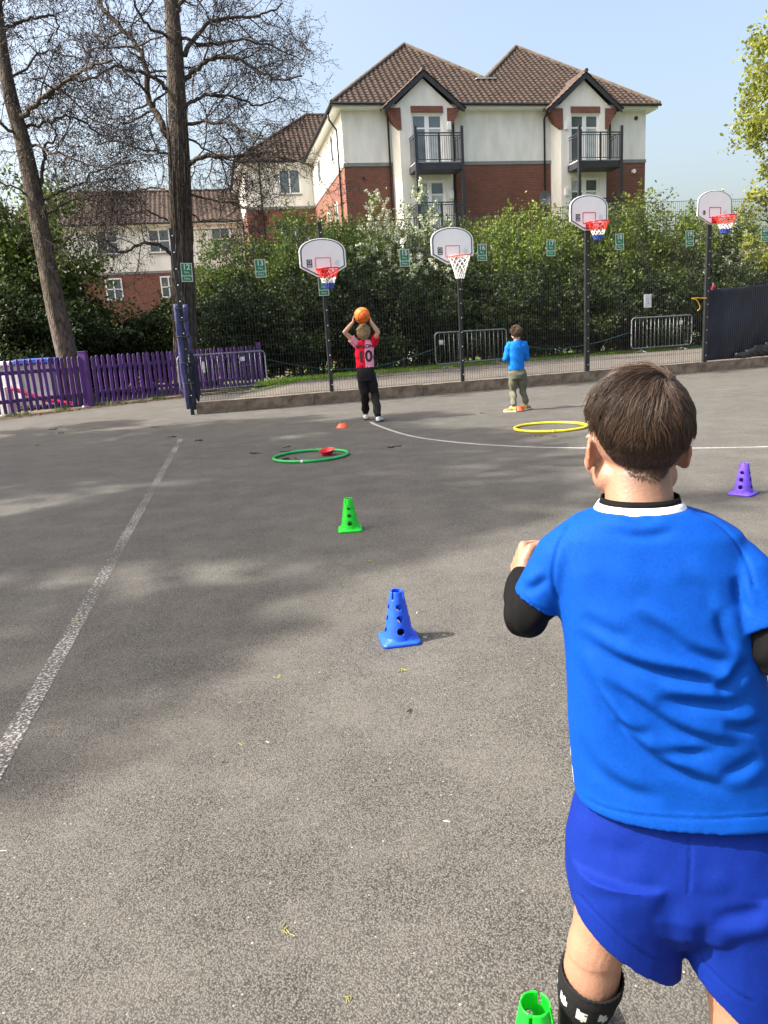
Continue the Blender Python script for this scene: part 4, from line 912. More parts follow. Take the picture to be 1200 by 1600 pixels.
# ------------------------------------------------------------ training cones, hoops, discs
def cone_mesh(h, name='cone_body'):
    n, m = 72, 54; rb, rt = .062, .027; v = []; f = []
    holes = [(a, z) for a in (0, math.pi/2, math.pi, 3*math.pi/2) for z in (.22, .47, .70)]
    pos = np.zeros((m+1, n, 3)); U = np.zeros((m+1, n, 2))
    for j in range(m+1):
        s = j/m
        for i in range(n): U[j, i] = (2*math.pi*i/n, s)
    hr = .0145
    for a0, z0 in holes:                       # snap nearby grid points onto the hole rim so it is round
        for j in range(m+1):
            for i in range(n):
                r = rb+(rt-rb)*U[j, i, 1]; du = ((U[j, i, 0]-a0+math.pi) % (2*math.pi)-math.pi)*r; dv = (U[j, i, 1]-z0)*h; q = math.hypot(du, dv); R_ = hr*(1.15-.35*z0)
                if .62*R_ < q < 1.35*R_: k = R_/q; U[j, i, 0] = a0+du*k/r; U[j, i, 1] = z0+dv*k/h
    for j in range(m+1):
        for i in range(n):
            a, s = U[j, i]; r = rb+(rt-rb)*s; v.append((r*math.cos(a), r*math.sin(a), .012+s*(h-.012)))
    for j in range(m):
        for i in range(n):
            i2 = (i+1) % n; a = sum(((U[jj, ii, 0]-U[j, i, 0]+math.pi) % (2*math.pi)-math.pi) for jj, ii in ((j, i), (j, i2), (j+1, i), (j+1, i2)))/4+U[j, i, 0]; s = (U[j, i, 1]+U[j, i2, 1]+U[j+1, i, 1]+U[j+1, i2, 1])/4; r = rb+(rt-rb)*s; skip = False
            for a0, z0 in holes:
                R_ = hr*(1.15-.35*z0); du = ((a-a0+math.pi) % (2*math.pi)-math.pi)*r
                if math.hypot(du, (s-z0)*h) < R_*.9: skip = True
            if s > .86 and (i % 18) in (8, 9, 10): skip = True      # slots at the top
            if not skip: f.append((j*n+i, j*n+i2, (j+1)*n+i2, (j+1)*n+i))
    me = np_mesh(name, v, f, True); return me
def base_mesh():
    mb = MB(); w = .079; out = []
    for q in range(4):
        a0 = q*math.pi/2; cx, cy = (w-.022)*(1 if q in (0, 3) else -1), (w-.022)*(1 if q in (0, 1) else -1)
        for t in np.linspace(0, math.pi/2, 6): out.append((cx+.022*math.cos(a0+t), cy+.022*math.sin(a0+t)))
    rings = []
    for z, s in ((0, 1), (.010, 1), (.015, .96)): rings.append([V(x*s, y*s, z) for x, y in out])
    k = len(out); ang = [math.atan2(y, x) for x, y in out]
    rings.append([V(.070*math.cos(a), .070*math.sin(a), .017) for a in ang]); rings.append([V(.064*math.cos(a), .064*math.sin(a), .026) for a in ang]); rings.append([V(.058*math.cos(a), .058*math.sin(a), .028) for a in ang])
    mb.loft(rings, cap=False); return mb.mesh('cone_base', smooth=True)
CH_ = .215; cbm = cone_mesh(CH_); bsm = base_mesh()
def cone(p, rot, m, label, sc=1.0):
    t = thing('training_cone', label, 'cone', p, 'training cones set out in the court'); t.rotation_euler = (0, 0, rot); t.scale = (sc,)*3
    a = mkobj('cone_body', cbm.copy(), m, t); a.modifiers.new('s', 'SOLIDIFY').thickness = .0025; b = mkobj('cone_base', bsm.copy(), m, t); b.modifiers.new('s', 'SOLIDIFY').thickness = .002
mgreen = mat('green_plastic', srgb(20, 205, 45), .45, .13, 26, .12, 45); mblue = mat('blue_cone_plastic', srgb(28, 84, 215), .45, .13, 26, .12, 45); mpurp = mat('purple_cone_plastic', srgb(102, 72, 205), .45, .13, 26, .12, 45)
cone(G(624, 1000), math.radians(-82), mblue, 'blue holed training cone standing alone on open tarmac')
cone(G(547.5, 828), math.radians(-88), mgreen, 'green holed training cone standing at the shade edge between the blue cone and hoop', 1.0)
cone(G(1161, 772), math.radians(-47), mpurp, 'purple holed training cone on sunlit tarmac by the white arc', 1.03)
cone(G(836, 1570, .182)*V(1, 1, 0), math.radians(-75), mgreen, 'green holed training cone with slotted top beside the running boy', .86)
def torus(name, p, R, r, m, label, tilt=(0, 0, 0)):
    mb = MB(); n = 72; mb.tube([V(R*math.cos(a), R*math.sin(a), r) for a in np.linspace(0, 2*math.pi, n+1)], r, 10, cap=False); o = mb.build(name, m, None, None, True); o.location = p; o.rotation_euler = tilt
    j = MB(); j.tube([V(R*math.cos(a), R*math.sin(a), r) for a in np.linspace(-1.75, -1.68, 3)], r*1.12, 10); jo = j.build('join_sleeve', M['swhite'] if 'green' in label else m, None, None, True); jo.parent = o
    return tag(o, label, 'hula hoop')
mhg = mat('green_hoop', srgb(25, 165, 80), .3, .08, 8); mhy = mat('yellow_hoop', srgb(225, 205, 40), .3, .08, 8)
torus('hula_hoop', G(486, 714), .41, .0165, mhg, 'green plastic hula hoop lying flat round a red marker')
torus('hula_hoop', G(860, 669), .445, .0165, mhy, 'yellow plastic hula hoop lying flat on the tarmac')
def disc(p, m, label, flip=False, s=1.0):
    prof = [(.095, 0), (.092, .006), (.062, .045), (.042, .062), (.030, .066)]; mb = MB()
    mb.loft([[V(r*math.cos(a)*s, r*math.sin(a)*s, (z if not flip else .066-z)*s) for a in np.linspace(0, 2*math.pi, 32, False)] for r, z in prof], cap=False)
    o = mb.build('marker_disc', m, None, None, True); o.location = p; o.modifiers.new('s', 'SOLIDIFY').thickness = .003; return tag(o, label, 'marker')
mor = mat('orange_disc', srgb(240, 95, 50), .4, .06, 8); mrd = mat('red_disc', srgb(200, 30, 45), .4, .1, 8)
disc(G(535, 668), mor, 'orange dome marker near the footballer-shirted boy')
disc(G(812, 641), mor, 'orange-red dome marker behind the trainers of the boy in khaki trousers')
o = disc(G(512, 711), mrd, 'red marker turned upside down inside the green hoop', True, .95); o.rotation_euler = (.12, -.1, 0)

# ------------------------------------------------------------ litter on the tarmac
mdk = mat('dark_debris', (.02, .017, .014), .9, .3, 40); myc = mat('yellow_catkin', (.24, .23, .07), .9, .2, 60); mwh = mat('white_chip', (.72, .72, .68), .8, .1, 30)
def bit(px, py, m, s, name, label, cat, seed, flat=.5, n=5):
    r = np.random.default_rng(seed); p = G(px, py); mb = MB()
    for k in range(n):
        c = p+V(r.normal()*s*.7, r.normal()*s*.5, s*flat*.5); a = r.random()*3.14; d = V(math.cos(a), math.sin(a), r.normal()*.15)
        mb.tube([c-d*s*.8, c, c+d*s*.7], [s*.1, s*.28*flat, s*.08], 5)
    return tag(mb.build(name, m, None, p), label, cat, {'catkin': 'catkins fallen on the tarmac', 'twig': 'twig scraps on the tarmac', 'scrap': 'white scraps on the tarmac', 'cone clump': 'cone clumps on the far tarmac'}[cat])
for i, (x, y, s) in enumerate(((437, 1058, .012), (628, 1048, .016), (577, 877, .014), (447, 1455, .010), (380, 1163, .009), (545, 1561, .006), (123, 970, .016))): bit(x, y, myc, s, 'fallen_catkin', 'small yellow-green catkin fallen on the tarmac', 'catkin', i, .4, 6)
for i, (x, y, s) in enumerate(((350, 1192, .008), (641, 1112, .014), (488, 1113, .006), (327, 1488, .004))): bit(x, y, mdk, s, 'fallen_twig', 'short dark twig scrap lying on the tarmac', 'twig', 20+i, .4, 3)
for i, (x, y, s) in enumerate(((703, 1282, .012), (695, 1222, .005), (417, 1159, .007), (4, 1332, .01), (648, 958, .01))): bit(x, y, mwh, s, 'white_scrap', 'small white scrap lying on the tarmac', 'scrap', 40+i, .5, 1)
for i, (x, y, s) in enumerate(((401, 709, .05), (447, 706, .04), (454, 717, .06), (448, 699, .04), (616, 699, .05), (310, 689, .05), (270, 683, .05), (242, 668, .05), (842, 682, .03), (866, 682, .025), (84, 671, .05), (58, 696, .03), (97, 677, .04), (755, 646, .035))): bit(x, y, mdk, s, 'alder_cone_clump', 'small dark clump of fallen cones on the far tarmac', 'cone clump', 60+i, .35, 4)
r = np.random.default_rng(9); mb = MB()
for k in range(700):
    t_ = r.random(); q = pk[1]+(pk[2]-pk[1])*t_*3 if t_ < .33 else pk[2]+(pk[3]-pk[2])*(t_-.33)/.67
    p = q+V(.25+abs(r.normal())*.35, -.15-abs(r.normal())*.3, .006); a = r.random()*6.28; s = .012+.03*r.random(); d = V(math.cos(a), math.sin(a), 0)*s; e = V(-d[1], d[0], 0)*.5
    mb.add([p-d, p-e+UP*s*.4, p+d, p+e+UP*s*.2], [(0, 1, 2, 3)])
for k in range(350):
    p = fence_pt(-3.4+14*r.random(), .005, .1+abs(r.normal())*.12); a = r.random()*6.28; s = .01+.02*r.random(); d = V(math.cos(a), math.sin(a), 0)*s; e = V(-d[1], d[0], 0)*.5
    mb.add([p-d, p-e+UP*s*.4, p+d, p+e+UP*s*.2], [(0, 1, 2, 3)])
o = mb.build('leaf_litter', mat('dead_leaves', (.10, .06, .035), .9, .4, 3)); tag(o, 'brown dead leaf litter along the fence foot', 'leaf litter'); o['kind'] = 'stuff'

# ------------------------------------------------------------ people
from mathutils.bvhtree import BVHTree
def bvh_of(me): return BVHTree.FromPolygons([tuple(q) for q in verts(me)], [tuple(p.vertices) for p in me.polygons])
def skin_mat(name, col, hair):
    m = mat(name, col, .5, .07, 14, .12, 220, sss=.12); nt = m.node_tree; b = nt.nodes['Principled BSDF']
    at = nt.nodes.new('ShaderNodeAttribute'); at.attribute_name = 'hairmask'; x = nt.nodes.new('ShaderNodeMix'); x.data_type = 'RGBA'
    at2 = nt.nodes.new('ShaderNodeAttribute'); at2.attribute_name = 'flush'; y = nt.nodes.new('ShaderNodeMix'); y.data_type = 'RGBA'; y.inputs[7].default_value = (col[0]*.95, col[1]*.52, col[2]*.45, 1)
    src = b.inputs['Base Color'].links[0].from_socket; nt.links.new(src, y.inputs[6]); nt.links.new(at2.outputs['Fac'], y.inputs[0])
    nt.links.new(y.outputs[2], x.inputs[6]); x.inputs[7].default_value = (*hair, 1); nt.links.new(at.outputs['Fac'], x.inputs[0]); nt.links.new(x.outputs[2], b.inputs['Base Color']); return m
def hair_mat(name, c1, c2):
    m = bpy.data.materials.new(name); m.use_nodes = True; nt = m.node_tree; b = nt.nodes['Principled BSDF']; g = nt.nodes.new('ShaderNodeNewGeometry'); x = nt.nodes.new('ShaderNodeMix'); x.data_type = 'RGBA'
    x.inputs[6].default_value = (*c1, 1); x.inputs[7].default_value = (*c2, 1); nt.links.new(g.outputs['Random Per Island'], x.inputs[0]); nt.links.new(x.outputs[2], b.inputs['Base Color'])
    b.inputs['Roughness'].default_value = .48; b.inputs['Specular IOR Level'].default_value = .4; return m
def cloth_mat(name, col, rough=.75, bump=.15, weave=900, sheen=.15, var=.05):
    m = mat(name, col, rough, max(var, .10), 260, bump, weave, spec=.12, detail=2); return m
def frame(yaw, pitch, roll=0):            # columns: right, forward, up
    cy, sy = math.cos(yaw), math.sin(yaw); fw = V(-sy*math.cos(pitch), cy*math.cos(pitch), math.sin(pitch)); rt = V(cy, sy, 0); u_ = np.cross(rt, fw)
    if roll: rt, u_ = rt*math.cos(roll)+u_*math.sin(roll), u_*math.cos(roll)-rt*math.sin(roll)
    return np.stack([rt, fw, u_], 1)
def add_head(mb, c, R, s=1.0, ears=True):
    E_ = lambda o, r, Q=None: mb.ell(c+R@(V(*o)*s), V(*r)*s, 24, 16, R if Q is None else R@Q)
    E_((0, -.008, .016), (.0675, .087, .080)); E_((0, .026, -.045), (.053, .058, .060)); E_((0, .055, -.086), (.024, .022, .018))
    for k in (-1, 1): E_((k*.033, .052, -.042), (.025, .026, .026)); E_((k*.030, .078, -.004), (.020, .010, .007)); E_((k*.046, .0, -.06), (.014, .03, .022))
    E_((0, .088, -.028), (.009, .013, .017)); E_((0, .096, -.036), (.011, .010, .008)); E_((0, .082, -.058), (.019, .008, .005)); E_((0, .080, -.068), (.016, .008, .005))
    if ears:
        for k in (-1, 1):
            a = -math.radians(66)*k; Q = np.array([[math.cos(a), -math.sin(a), 0], [math.sin(a), math.cos(a), 0], [0, 0, 1]])
            # ear: thin flap angled out from the head with a thicker curled edge
            E_((k*.0695, -.006, -.028), (.0140, .0050, .0245), Q); E_((k*.065, .0, -.030), (.009, .009, .017))
            ex = Q@V(1, 0, 0)*(1 if k > 0 else 1); pts = []
            for t in np.linspace(-1.3, 2.3, 14): pts.append(c+R@((V(k*.0695, -.006, -.028)+Q@V(0, 0, 0)+ex*(-k if False else k)*.0175*math.sin(t)*.0+Q@V(.0125*math.cos(t)*k, 0, .0230*math.sin(t)))*s))
            mb.tube(pts, .0034*s, 8)
def add_hand(mb, wrist, d, n, side, L, curl, tcurl=.6, spreadf=.03):
    d = nrm(d); n = nrm(n-d*(n@d)); s = np.cross(d, n)*side; fl = (.86, 1.0, .93, .74)
    for k in range(4):
        off = (.21-.14*k)*L*.9; base = wrist+d*L*.47+s*off; mb.capsule([wrist+d*L*.05+s*off*.55, base], [L*.105, L*.082], 10)
        p = base; dd = nrm(d+s*(1.5-k)*spreadf); cv = curl if not hasattr(curl, '__len__') else curl[k]; pts = [p]
        for seg in (.22, .17, .13):
            ax = cv; dd = nrm(dd*math.cos(ax)+n*math.sin(ax)); p = p+dd*seg*L*fl[k]; pts.append(p)
        mb.capsule(pts, [L*.068, L*.062, L*.058, L*.05], 10)
    b0 = wrist+d*L*.12+s*L*.16; t1 = b0+nrm(d*.65+s*.7+n*.25)*L*.22; t2 = t1+nrm(d*.8+s*.15+n*tcurl)*L*.17; t3 = t2+nrm(d*.8-s*.1+n*tcurl*1.4)*L*.13
    mb.capsule([b0, t1, t2, t3], [L*.10, L*.085, L*.072, L*.058], 10)
def ring(c, a, b, n=28, e=2.3):
    out = []
    for t in np.linspace(0, 2*math.pi, n, False):
        ct, st = math.cos(t), math.sin(t); out.append(np.asarray(c)+np.asarray(a)*math.copysign(abs(ct)**(2/e), ct)+np.asarray(b)*math.copysign(abs(st)**(2/e), st))
    return out
def add_shoe(parent, heel, d, L, w, mats, hgt=.07):
    d = nrm(d); x = np.cross(d, UP); mb = MB(); k = 14; prof = [(0, .72), (.1, .86), (.3, .84), (.5, .92), (.7, 1.0), (.85, .88), (.95, .6), (1, .25)]
    L_, W_ = [], []
    for t, q in prof: L_.append(heel+d*t*L-x*q*w/2); W_.append(heel+d*t*L+x*q*w/2)
    poly = L_+W_[::-1]; mb.prism([p+UP*.002 for p in poly], UP, .022); sh = MB(); rings = []
    for t, q, h in ((.01, .66, .62), (.08, .78, .95), (.2, .78, 1.0), (.34, .76, 1.0), (.5, .84, .78), (.68, .92, .58), (.84, .82, .46), (.95, .55, .36), (1.0, .2, .25)):
        c = heel+d*t*L+UP*(.02+hgt*h*.42); rings.append(ring(c, x*q*w/2*.98, UP*hgt*h*.58, 16, 2.6))
    sh.loft(rings); o = mkobj('shoe', fuse(sh, .006 if L > .17 else .006, 3, 'shoe'), mats[0], parent); o.data.transform(Matrix.Translation(-Vector(ORG[parent.name]))); mb.build('sole', mats[1], o, bevel=.005)
    return o
def rel(me, parent): me.transform(Matrix.Translation(-Vector(ORG[parent.name]))); return me
def strands(bvh, roots, dirs, length, lift, nseg, rad, rng, jitter=.12, curl=0.0, gravity=.0, sides=3):
    """grow hair along the scalp; returns verts, faces of thin tapering tubes"""
    n = len(roots); P = np.zeros((n, nseg+1, 3)); N = np.zeros((n, nseg+1, 3))
    for i in range(n):
        p = roots[i]; d = dirs[i]; L = length[i]; lf = lift[i]; wob = rng.normal(size=3)*jitter; ph = rng.random()*6.28
        for j in range(nseg+1):
            loc, nn, _, _ = bvh.find_nearest(Vector(p))
            q = np.array(loc); nn = np.array(nn); t = j/nseg
            P[i, j] = q+nn*(.0004+lf*(t**.75)) ; N[i, j] = nn
            if curl: P[i, j] += (np.cross(nn, d)*math.sin(ph+t*7)+nn*math.cos(ph+t*7))*curl*t
            d = d-nn*(d@nn); d = nrm(d+wob*.35-UP*gravity); p = q+d*L/nseg
    T = np.gradient(P, axis=1); T /= np.linalg.norm(T, axis=2)[..., None]+1e-9
    B = np.cross(T, N); B /= np.linalg.norm(B, axis=2)[..., None]+1e-9; N2 = np.cross(B, T)
    rr = rad*(.7+.6*rng.random(n))[:, None]*np.linspace(1, .35, nseg+1)[None]
    V_ = []
    for k in range(sides):
        a = 2*math.pi*k/sides; V_.append(P+(B*math.cos(a)+N2*math.sin(a))*rr[..., None])
    Vv = np.stack(V_, 2)                      # n, seg+1, sides, 3
    idx = np.arange(n*(nseg+1)*sides).reshape(n, nseg+1, sides); F_ = []
    for k in range(sides):
        k2 = (k+1) % sides; F_.append(np.stack([idx[:, :-1, k], idx[:, :-1, k2], idx[:, 1:, k2], idx[:, 1:, k]], -1).reshape(-1, 4))
    return Vv.reshape(-1, 3), np.concatenate(F_), P
def hair_boundary(az):                       # az: 0 = face, pi = nape; lowest elevation that grows hair
    a = np.abs((az+math.pi) % (2*math.pi)-math.pi)
    return np.radians(np.interp(np.degrees(a), [0, 30, 55, 72, 80, 92, 105, 125, 150, 180], [42, 40, 26, -2, -16, 2, -19, -46, -55, -57]))
def head_angles(P, c, R, s=1.0):
    q = (np.asarray(P)-c)@R; q[:, 2] -= .016*s; q[:, 1] += .008*s; az = np.arctan2(q[:, 0], q[:, 1]); el = np.arctan2(q[:, 2], np.hypot(q[:, 0], q[:, 1])); return az, el, np.linalg.norm(q, axis=1)
def paint_head(me, c, R, s=1.0, soft=15):
    v = verts(me); az, el, rr = head_angles(v, c, R, s); k = np.clip((el-hair_boundary(az))/math.radians(soft)+.45, 0, 1)*(rr < .14*s)
    q = (v-c)@R; ear = (np.abs(q[:, 0]) > .069*s) & (q[:, 2] < .012*s) & (q[:, 2] > -.07*s); k[ear] = 0; k[rr > .125*s] *= .6; k[(q[:, 2] > 0) & (rr > .102*s)] = 0
    a = me.attributes.new('hairmask', 'FLOAT', 'POINT'); a.data.foreach_set('value', (k*.93).astype(np.float32))
    fl = np.where((np.abs(q[:, 0]) > .069*s) & (q[:, 2] < .015*s) & (q[:, 2] > -.07*s) & (rr < .13*s), .55, 0.); fl = np.maximum(fl, .0)
    a = me.attributes.new('flush', 'FLOAT', 'POINT'); a.data.foreach_set('value', fl.astype(np.float32))
def scalp_samples(bvh, c, R, s, n, rng, margin=2):
    out = []
    while len(out) < n:
        u = rng.normal(size=3); u /= np.linalg.norm(u); az = math.atan2(u[0], u[1]); el = math.asin(u[2])
        if el < float(hair_boundary(np.array([az]))[0])+math.radians(margin)*rng.random(): continue
        org = c+R@(V(0, -.008, .016)*s); hit = bvh.ray_cast(Vector(org+R@u*(.118 if u[2] > -.5 else .145)*s), Vector(-(R@u)))
        if hit[0] is None or np.linalg.norm(np.array(hit[0])-org) > (.102 if u[2] > -.5 else .114)*s: continue
        out.append((np.array(hit[0]), az, el, u))
    return out
# ------------------------------------------------------------ the running boy, seen from behind
yb_ = math.radians(-12); br = V(math.cos(yb_), math.sin(yb_), 0); bf = V(-math.sin(yb_), math.cos(yb_), 0)
def RW(cx, py, Yd, hw, hd, lean=0.0, e=2.3, n=36):      # torso section: centre pixel, half width in px, half depth in m
    c = W(cx, py, Yd); k = axial(c)/F; return c, hw*k, hd
boy = thing('person', 'boy running away in a bright blue football shirt with black undersleeves and royal blue shorts', 'person', (*W(1000, 1480, .93)[:2], 0))
m_skin = skin_mat('boy_skin', (.335, .178, .115), (.050, .032, .022)); m_shirt = cloth_mat('blue_jersey', (.0008, .056, .335), .75, .12, 1400, .1); m_trim = cloth_mat('white_trim', (.74, .75, .76), .7); m_under = cloth_mat('black_base_layer', (.0045, .0045, .005), .8, .1, 900, .1)
m_short = cloth_mat('royal_blue_shorts', (.0030, .0195, .20), .78, .12, 1200, .12); m_sock = cloth_mat('black_sock', (.014, .014, .015), .9, .3, 500, .1); m_sw = cloth_mat('white_sock_pattern', (.62, .64, .62), .9, .3, 500, .1); m_sg = cloth_mat('grey_sock_pattern', (.30, .34, .32), .9, .3, 500, .1)
m_hair = hair_mat('brown_hair', (.017, .0095, .006), (.088, .052, .031))
SEC = [  # py, centre px, half width px, Y, half depth
 (794, 1001, 70, 1.025, .050), (806, 1003, 105, 1.022, .055), (830, 1008, 140, 1.018, .064), (880, 1016, 152, 1.010, .074), (940, 1022, 148, 1.000, .080), (1000, 1030, 145, .990, .083), (1060, 1037, 148, .983, .084), (1120, 1044, 153, .978, .085), (1180, 1054, 158, .973, .087), (1208, 1060, 161, .971, .090), (1241, 1068, 166, .967, .097)]
rings = []; cs = []
for py, cx, hw, Yd, hd in SEC:
    c = W(cx, py, Yd); k = axial(c)/F; rings.append(ring(c, br*hw*k, bf*hd, 40, 2.45)); cs.append((c, hw*k, hd))
def cup(rings, depth=.035, sc=.93):        # close the end of a garment as an open, hollow hem
    last = [np.asarray(p) for p in rings[-1]]; prev = [np.asarray(p) for p in rings[-2]]; c = sum(last)/len(last); cp = sum(prev)/len(prev); up_ = nrm(cp-c)
    return rings+[[c+(p-c)*sc for p in last], [c+(p-c)*sc*.97+up_*depth for p in last]]
mb = MB(); mb.loft(cup(rings))
shL = W(893, 856, 1.035); elL = W(822, 962, 1.045); wrL = W(815, 900, 1.165); shR = W(1150, 884, .980); elR = W(1216, 1020, .915); wrR = W(1250, 985, 1.03)
d = nrm(elL-shL); hemL = shL+(elL-shL)*.80
def sleeve(mb, a, b, r0, r1, up_):
    d = nrm(b-a); x = nrm(np.cross(d, up_)); y = np.cross(x, d); R_ = []
    for t in np.linspace(-.25, 1, 10):
        r = np.interp(t, [-.25, .15, .5, 1], [r0*.68, r0*.97, (r0+r1)/2, r1]); R_.append(ring(a+(b-a)*t, x*r, y*r*1.06, 28, 2.1))
    mb.loft(cup(R_, .03, .9)); return x, y
sleeve(mb, shL, hemL, .046, .037, bf); sleeve(mb, shR, shR+(elR-shR)*.75, .046, .040, bf)
shirt = fuse(mb, .0036, 10, 'shirt'); shirt_v0 = None
def stroke(me, lines, face_only=True):
    """press folds and seams into a garment: each line is a polyline (as seen from behind), a depth and a width"""
    v = verts(me); n = normals(me); uv = proj(v); view = CC-v; view /= np.linalg.norm(view, axis=1)[:, None]; facing = np.clip(np.sum(n*view, 1)*4, 0, 1)
    disp = np.zeros(len(v))
    for pts, amp, w, rid in lines:
        pts = np.array(smooth_path([V(x, y, 0) for x, y in pts], 8))[:, :2]; a = pts[:-1]; b = pts[1:]; ab = b-a; L2 = np.sum(ab*ab, 1)+1e-9
        cum = np.concatenate([[0], np.cumsum(np.sqrt(L2))]); best = np.full(len(v), 1e9); sgn = np.zeros(len(v)); par = np.zeros(len(v))
        for k in range(len(a)):
            t = np.clip(((uv-a[k])@ab[k])/L2[k], 0, 1); q = uv-(a[k]+t[:, None]*ab[k]); dd = np.hypot(q[:, 0], q[:, 1]); m_ = dd < best
            best[m_] = dd[m_]; sgn[m_] = np.sign(ab[k][0]*q[m_, 1]-ab[k][1]*q[m_, 0]); par[m_] = (cum[k]+t[m_]*math.sqrt(L2[k]))/cum[-1]
        fade = np.sin(np.clip(np.minimum(par, 1-par)*2.6, 0, 1)*math.pi/2) if w > 4 else np.clip(np.minimum(par, 1-par)*30, 0, 1)
        sd_ = best*sgn; disp += fade*facing*(-amp*np.exp(-(sd_/w)**2)+rid*amp*np.exp(-((sd_+1.7*w)/(1.2*w))**2))
    setverts(me, v+n*disp[:, None])
def relax(me, it):
    o = bpy.data.objects.new('tmp', me); COL.objects.link(o); q = o.modifiers.new('s', 'SMOOTH'); q.factor = .5; q.iterations = it
    dg = bpy.context.evaluated_depsgraph_get(); dg.update(); v = verts(o.evaluated_get(dg).data); bpy.data.objects.remove(o); setverts(me, v)
def rumple(me, amp):
    from mathutils import noise
    v = verts(me); n = normals(me); d = np.array([noise.noise(Vector((p[0]*17, p[1]*17, p[2]*11)))+.55*noise.noise(Vector((p[0]*38+5, p[1]*38, p[2]*26))) for p in v]); setverts(me, v+n*(d*amp)[:, None])
FOLDS = [
 ([(898, 985), (930, 1010), (975, 1036), (1030, 1052), (1085, 1062), (1140, 1080), (1175, 1094)], 0.0082, 10, .8),
 ([(985, 958), (1030, 985), (1075, 1018), (1120, 1035), (1160, 1040)], 0.0072, 11, .7),
 ([(900, 1022), (918, 1062), (945, 1108), (980, 1152), (1025, 1190), (1080, 1216), (1150, 1238)], 0.0086, 10, .9),
 ([(925, 1056), (960, 1080), (1005, 1108), (1050, 1138), (1100, 1158), (1165, 1168)], 0.0074, 10, .8),
 ([(1020, 1092), (1070, 1100), (1120, 1103), (1175, 1102)], 0.0089, 11, .6), ([(1118, 1085), (1145, 1062), (1172, 1030)], 0.0074, 9, .6), ([(1122, 950), (1132, 985), (1150, 1018)], 0.0062, 10, .5),
 ([(1010, 1172), (1060, 1178), (1130, 1176)], 0.0050, 9, .6), ([(958, 1128), (985, 1140), (1020, 1150)], 0.0044, 8, .5), ([(905, 1150), (930, 1200), (980, 1235), (1040, 1250)], 0.0047, 11, .6),
 ([(975, 806), (1005, 812), (1035, 808)], 0.0033, 6, .5), ([(940, 822), (985, 838), (1030, 836), (1060, 826)], 0.0033, 8, .6), ([(1130, 1130), (1160, 1140), (1195, 1128)], 0.0066, 9, .5), ([(1150, 900), (1158, 935), (1170, 960)], 0.0066, 8, .5),
 ([(815, 920), (835, 918), (858, 900)], 0.0047, 8, .8), ([(905, 960), (945, 985), (985, 1000)], 0.0037, 10, .5), ([(1190, 1180), (1150, 1205), (1120, 1212)], 0.0052, 10, .5), ([(1060, 900), (1100, 925), (1120, 960)], 0.0033, 14, .4), ([(930, 890), (960, 930), (1000, 950)], 0.0026, 16, .4),
 # seams and hem stitching
 ([(930, 796), (898, 812), (877, 842), (866, 880), (865, 912), (874, 940)], .0030, 2.6, 0.0), ([(1080, 796), (1120, 815), (1152, 848), (1172, 890), (1180, 920)], .0030, 2.6, 0.0),
 ([(912, 1246), (950, 1264), (1010, 1275), (1080, 1279), (1150, 1278), (1230, 1270)], .0018, 2.2, .4), ([(818, 928), (828, 943), (848, 953), (868, 954)], .0016, 2.2, .3)]
stroke(shirt, [q for q in FOLDS if q[2] > 4]); relax(shirt, 2); rumple(shirt, .0011); stroke(shirt, [q for q in FOLDS if q[2] <= 4])
shirt.materials.append(m_shirt); shirt.materials.append(m_trim)
v = verts(shirt); cz = np.array([c for c, _, _ in cs]); hwz = np.array([h for _, h, _ in cs]); order = np.argsort(cz[:, 2])
fc = np.empty(len(shirt.polygons)*3, np.float32); shirt.polygons.foreach_get('center', fc); fc = fc.reshape(-1, 3)
ctr = np.stack([np.interp(fc[:, 2], cz[order, 2], cz[order, k]) for k in (0, 1)], 1); hw_ = np.interp(fc[:, 2], cz[order, 2], hwz[order]); uu = ((fc[:, :2]-ctr)@br[:2])/hw_; ww = (fc[:, :2]-ctr)@bf[:2]
pyf = proj(fc)[:, 1]; stripe = (np.abs(uu) > .90) & (ww > -.006) & (ww < .018) & (((pyf > 1166) & (pyf < 1182)) | ((pyf > 1196) & (pyf < 1222)) | ((pyf > 1236) & (pyf < 1246)))
shirt.polygons.foreach_set('material_index', stripe.astype(np.int32))
sh_o = mkobj('shirt', rel(shirt, boy), None, boy)
# collar: white band standing round the neck, over a black undershirt edge
hc = W(993, 679, 1.075); HR = frame(math.radians(2), math.radians(-6), math.radians(-3))
nb = W(1000, 795, 1.03); mb = MB(); rr_ = []
for k, (h, s) in enumerate(((-.013, 1.18), (-.004, 1.10), (.007, 1.0), (.011, .955), (.009, .93), (-.006, .93))):
    rr_.append(ring(nb+UP*h+bf*(.004), br*.0605*s, bf*.052*s, 40, 2.1))
mb.loft(rr_, cap=False); mb.build('collar', m_trim, sh_o, smooth=True)
mb = MB(); mb.loft([ring(nb+UP*h+bf*.004, br*.0605*s, bf*.052*s, 40, 2.1) for h, s in ((-.004, .92), (.012, .915), (.019, .885), (.016, .86))], cap=False); mb.build('undershirt_neckline', m_under, boy, smooth=True)
# undersleeves
for a, e, w_ in ((shL, elL, wrL), (shR, elR, wrR)):
    mb = MB(); mb.capsule([a+(e-a)*.35, e], [.036, .0335], 20); mb.capsule([e, e+(w_-e)*.5, e+(w_-e)*.92], [.0335, .031, .0235], 20); ms = fuse(mb, .0035, 6, 'undersleeve')
    vv = verts(ms); n_ = normals(ms); t = (vv-e)@nrm(w_-a); vv += n_*(.0016*np.sin(t*160+np.sin(vv[:, :1]*90)[:, 0]*2))[:, None]; setverts(ms, vv); mkobj('undersleeve', rel(ms, boy), m_under, boy)
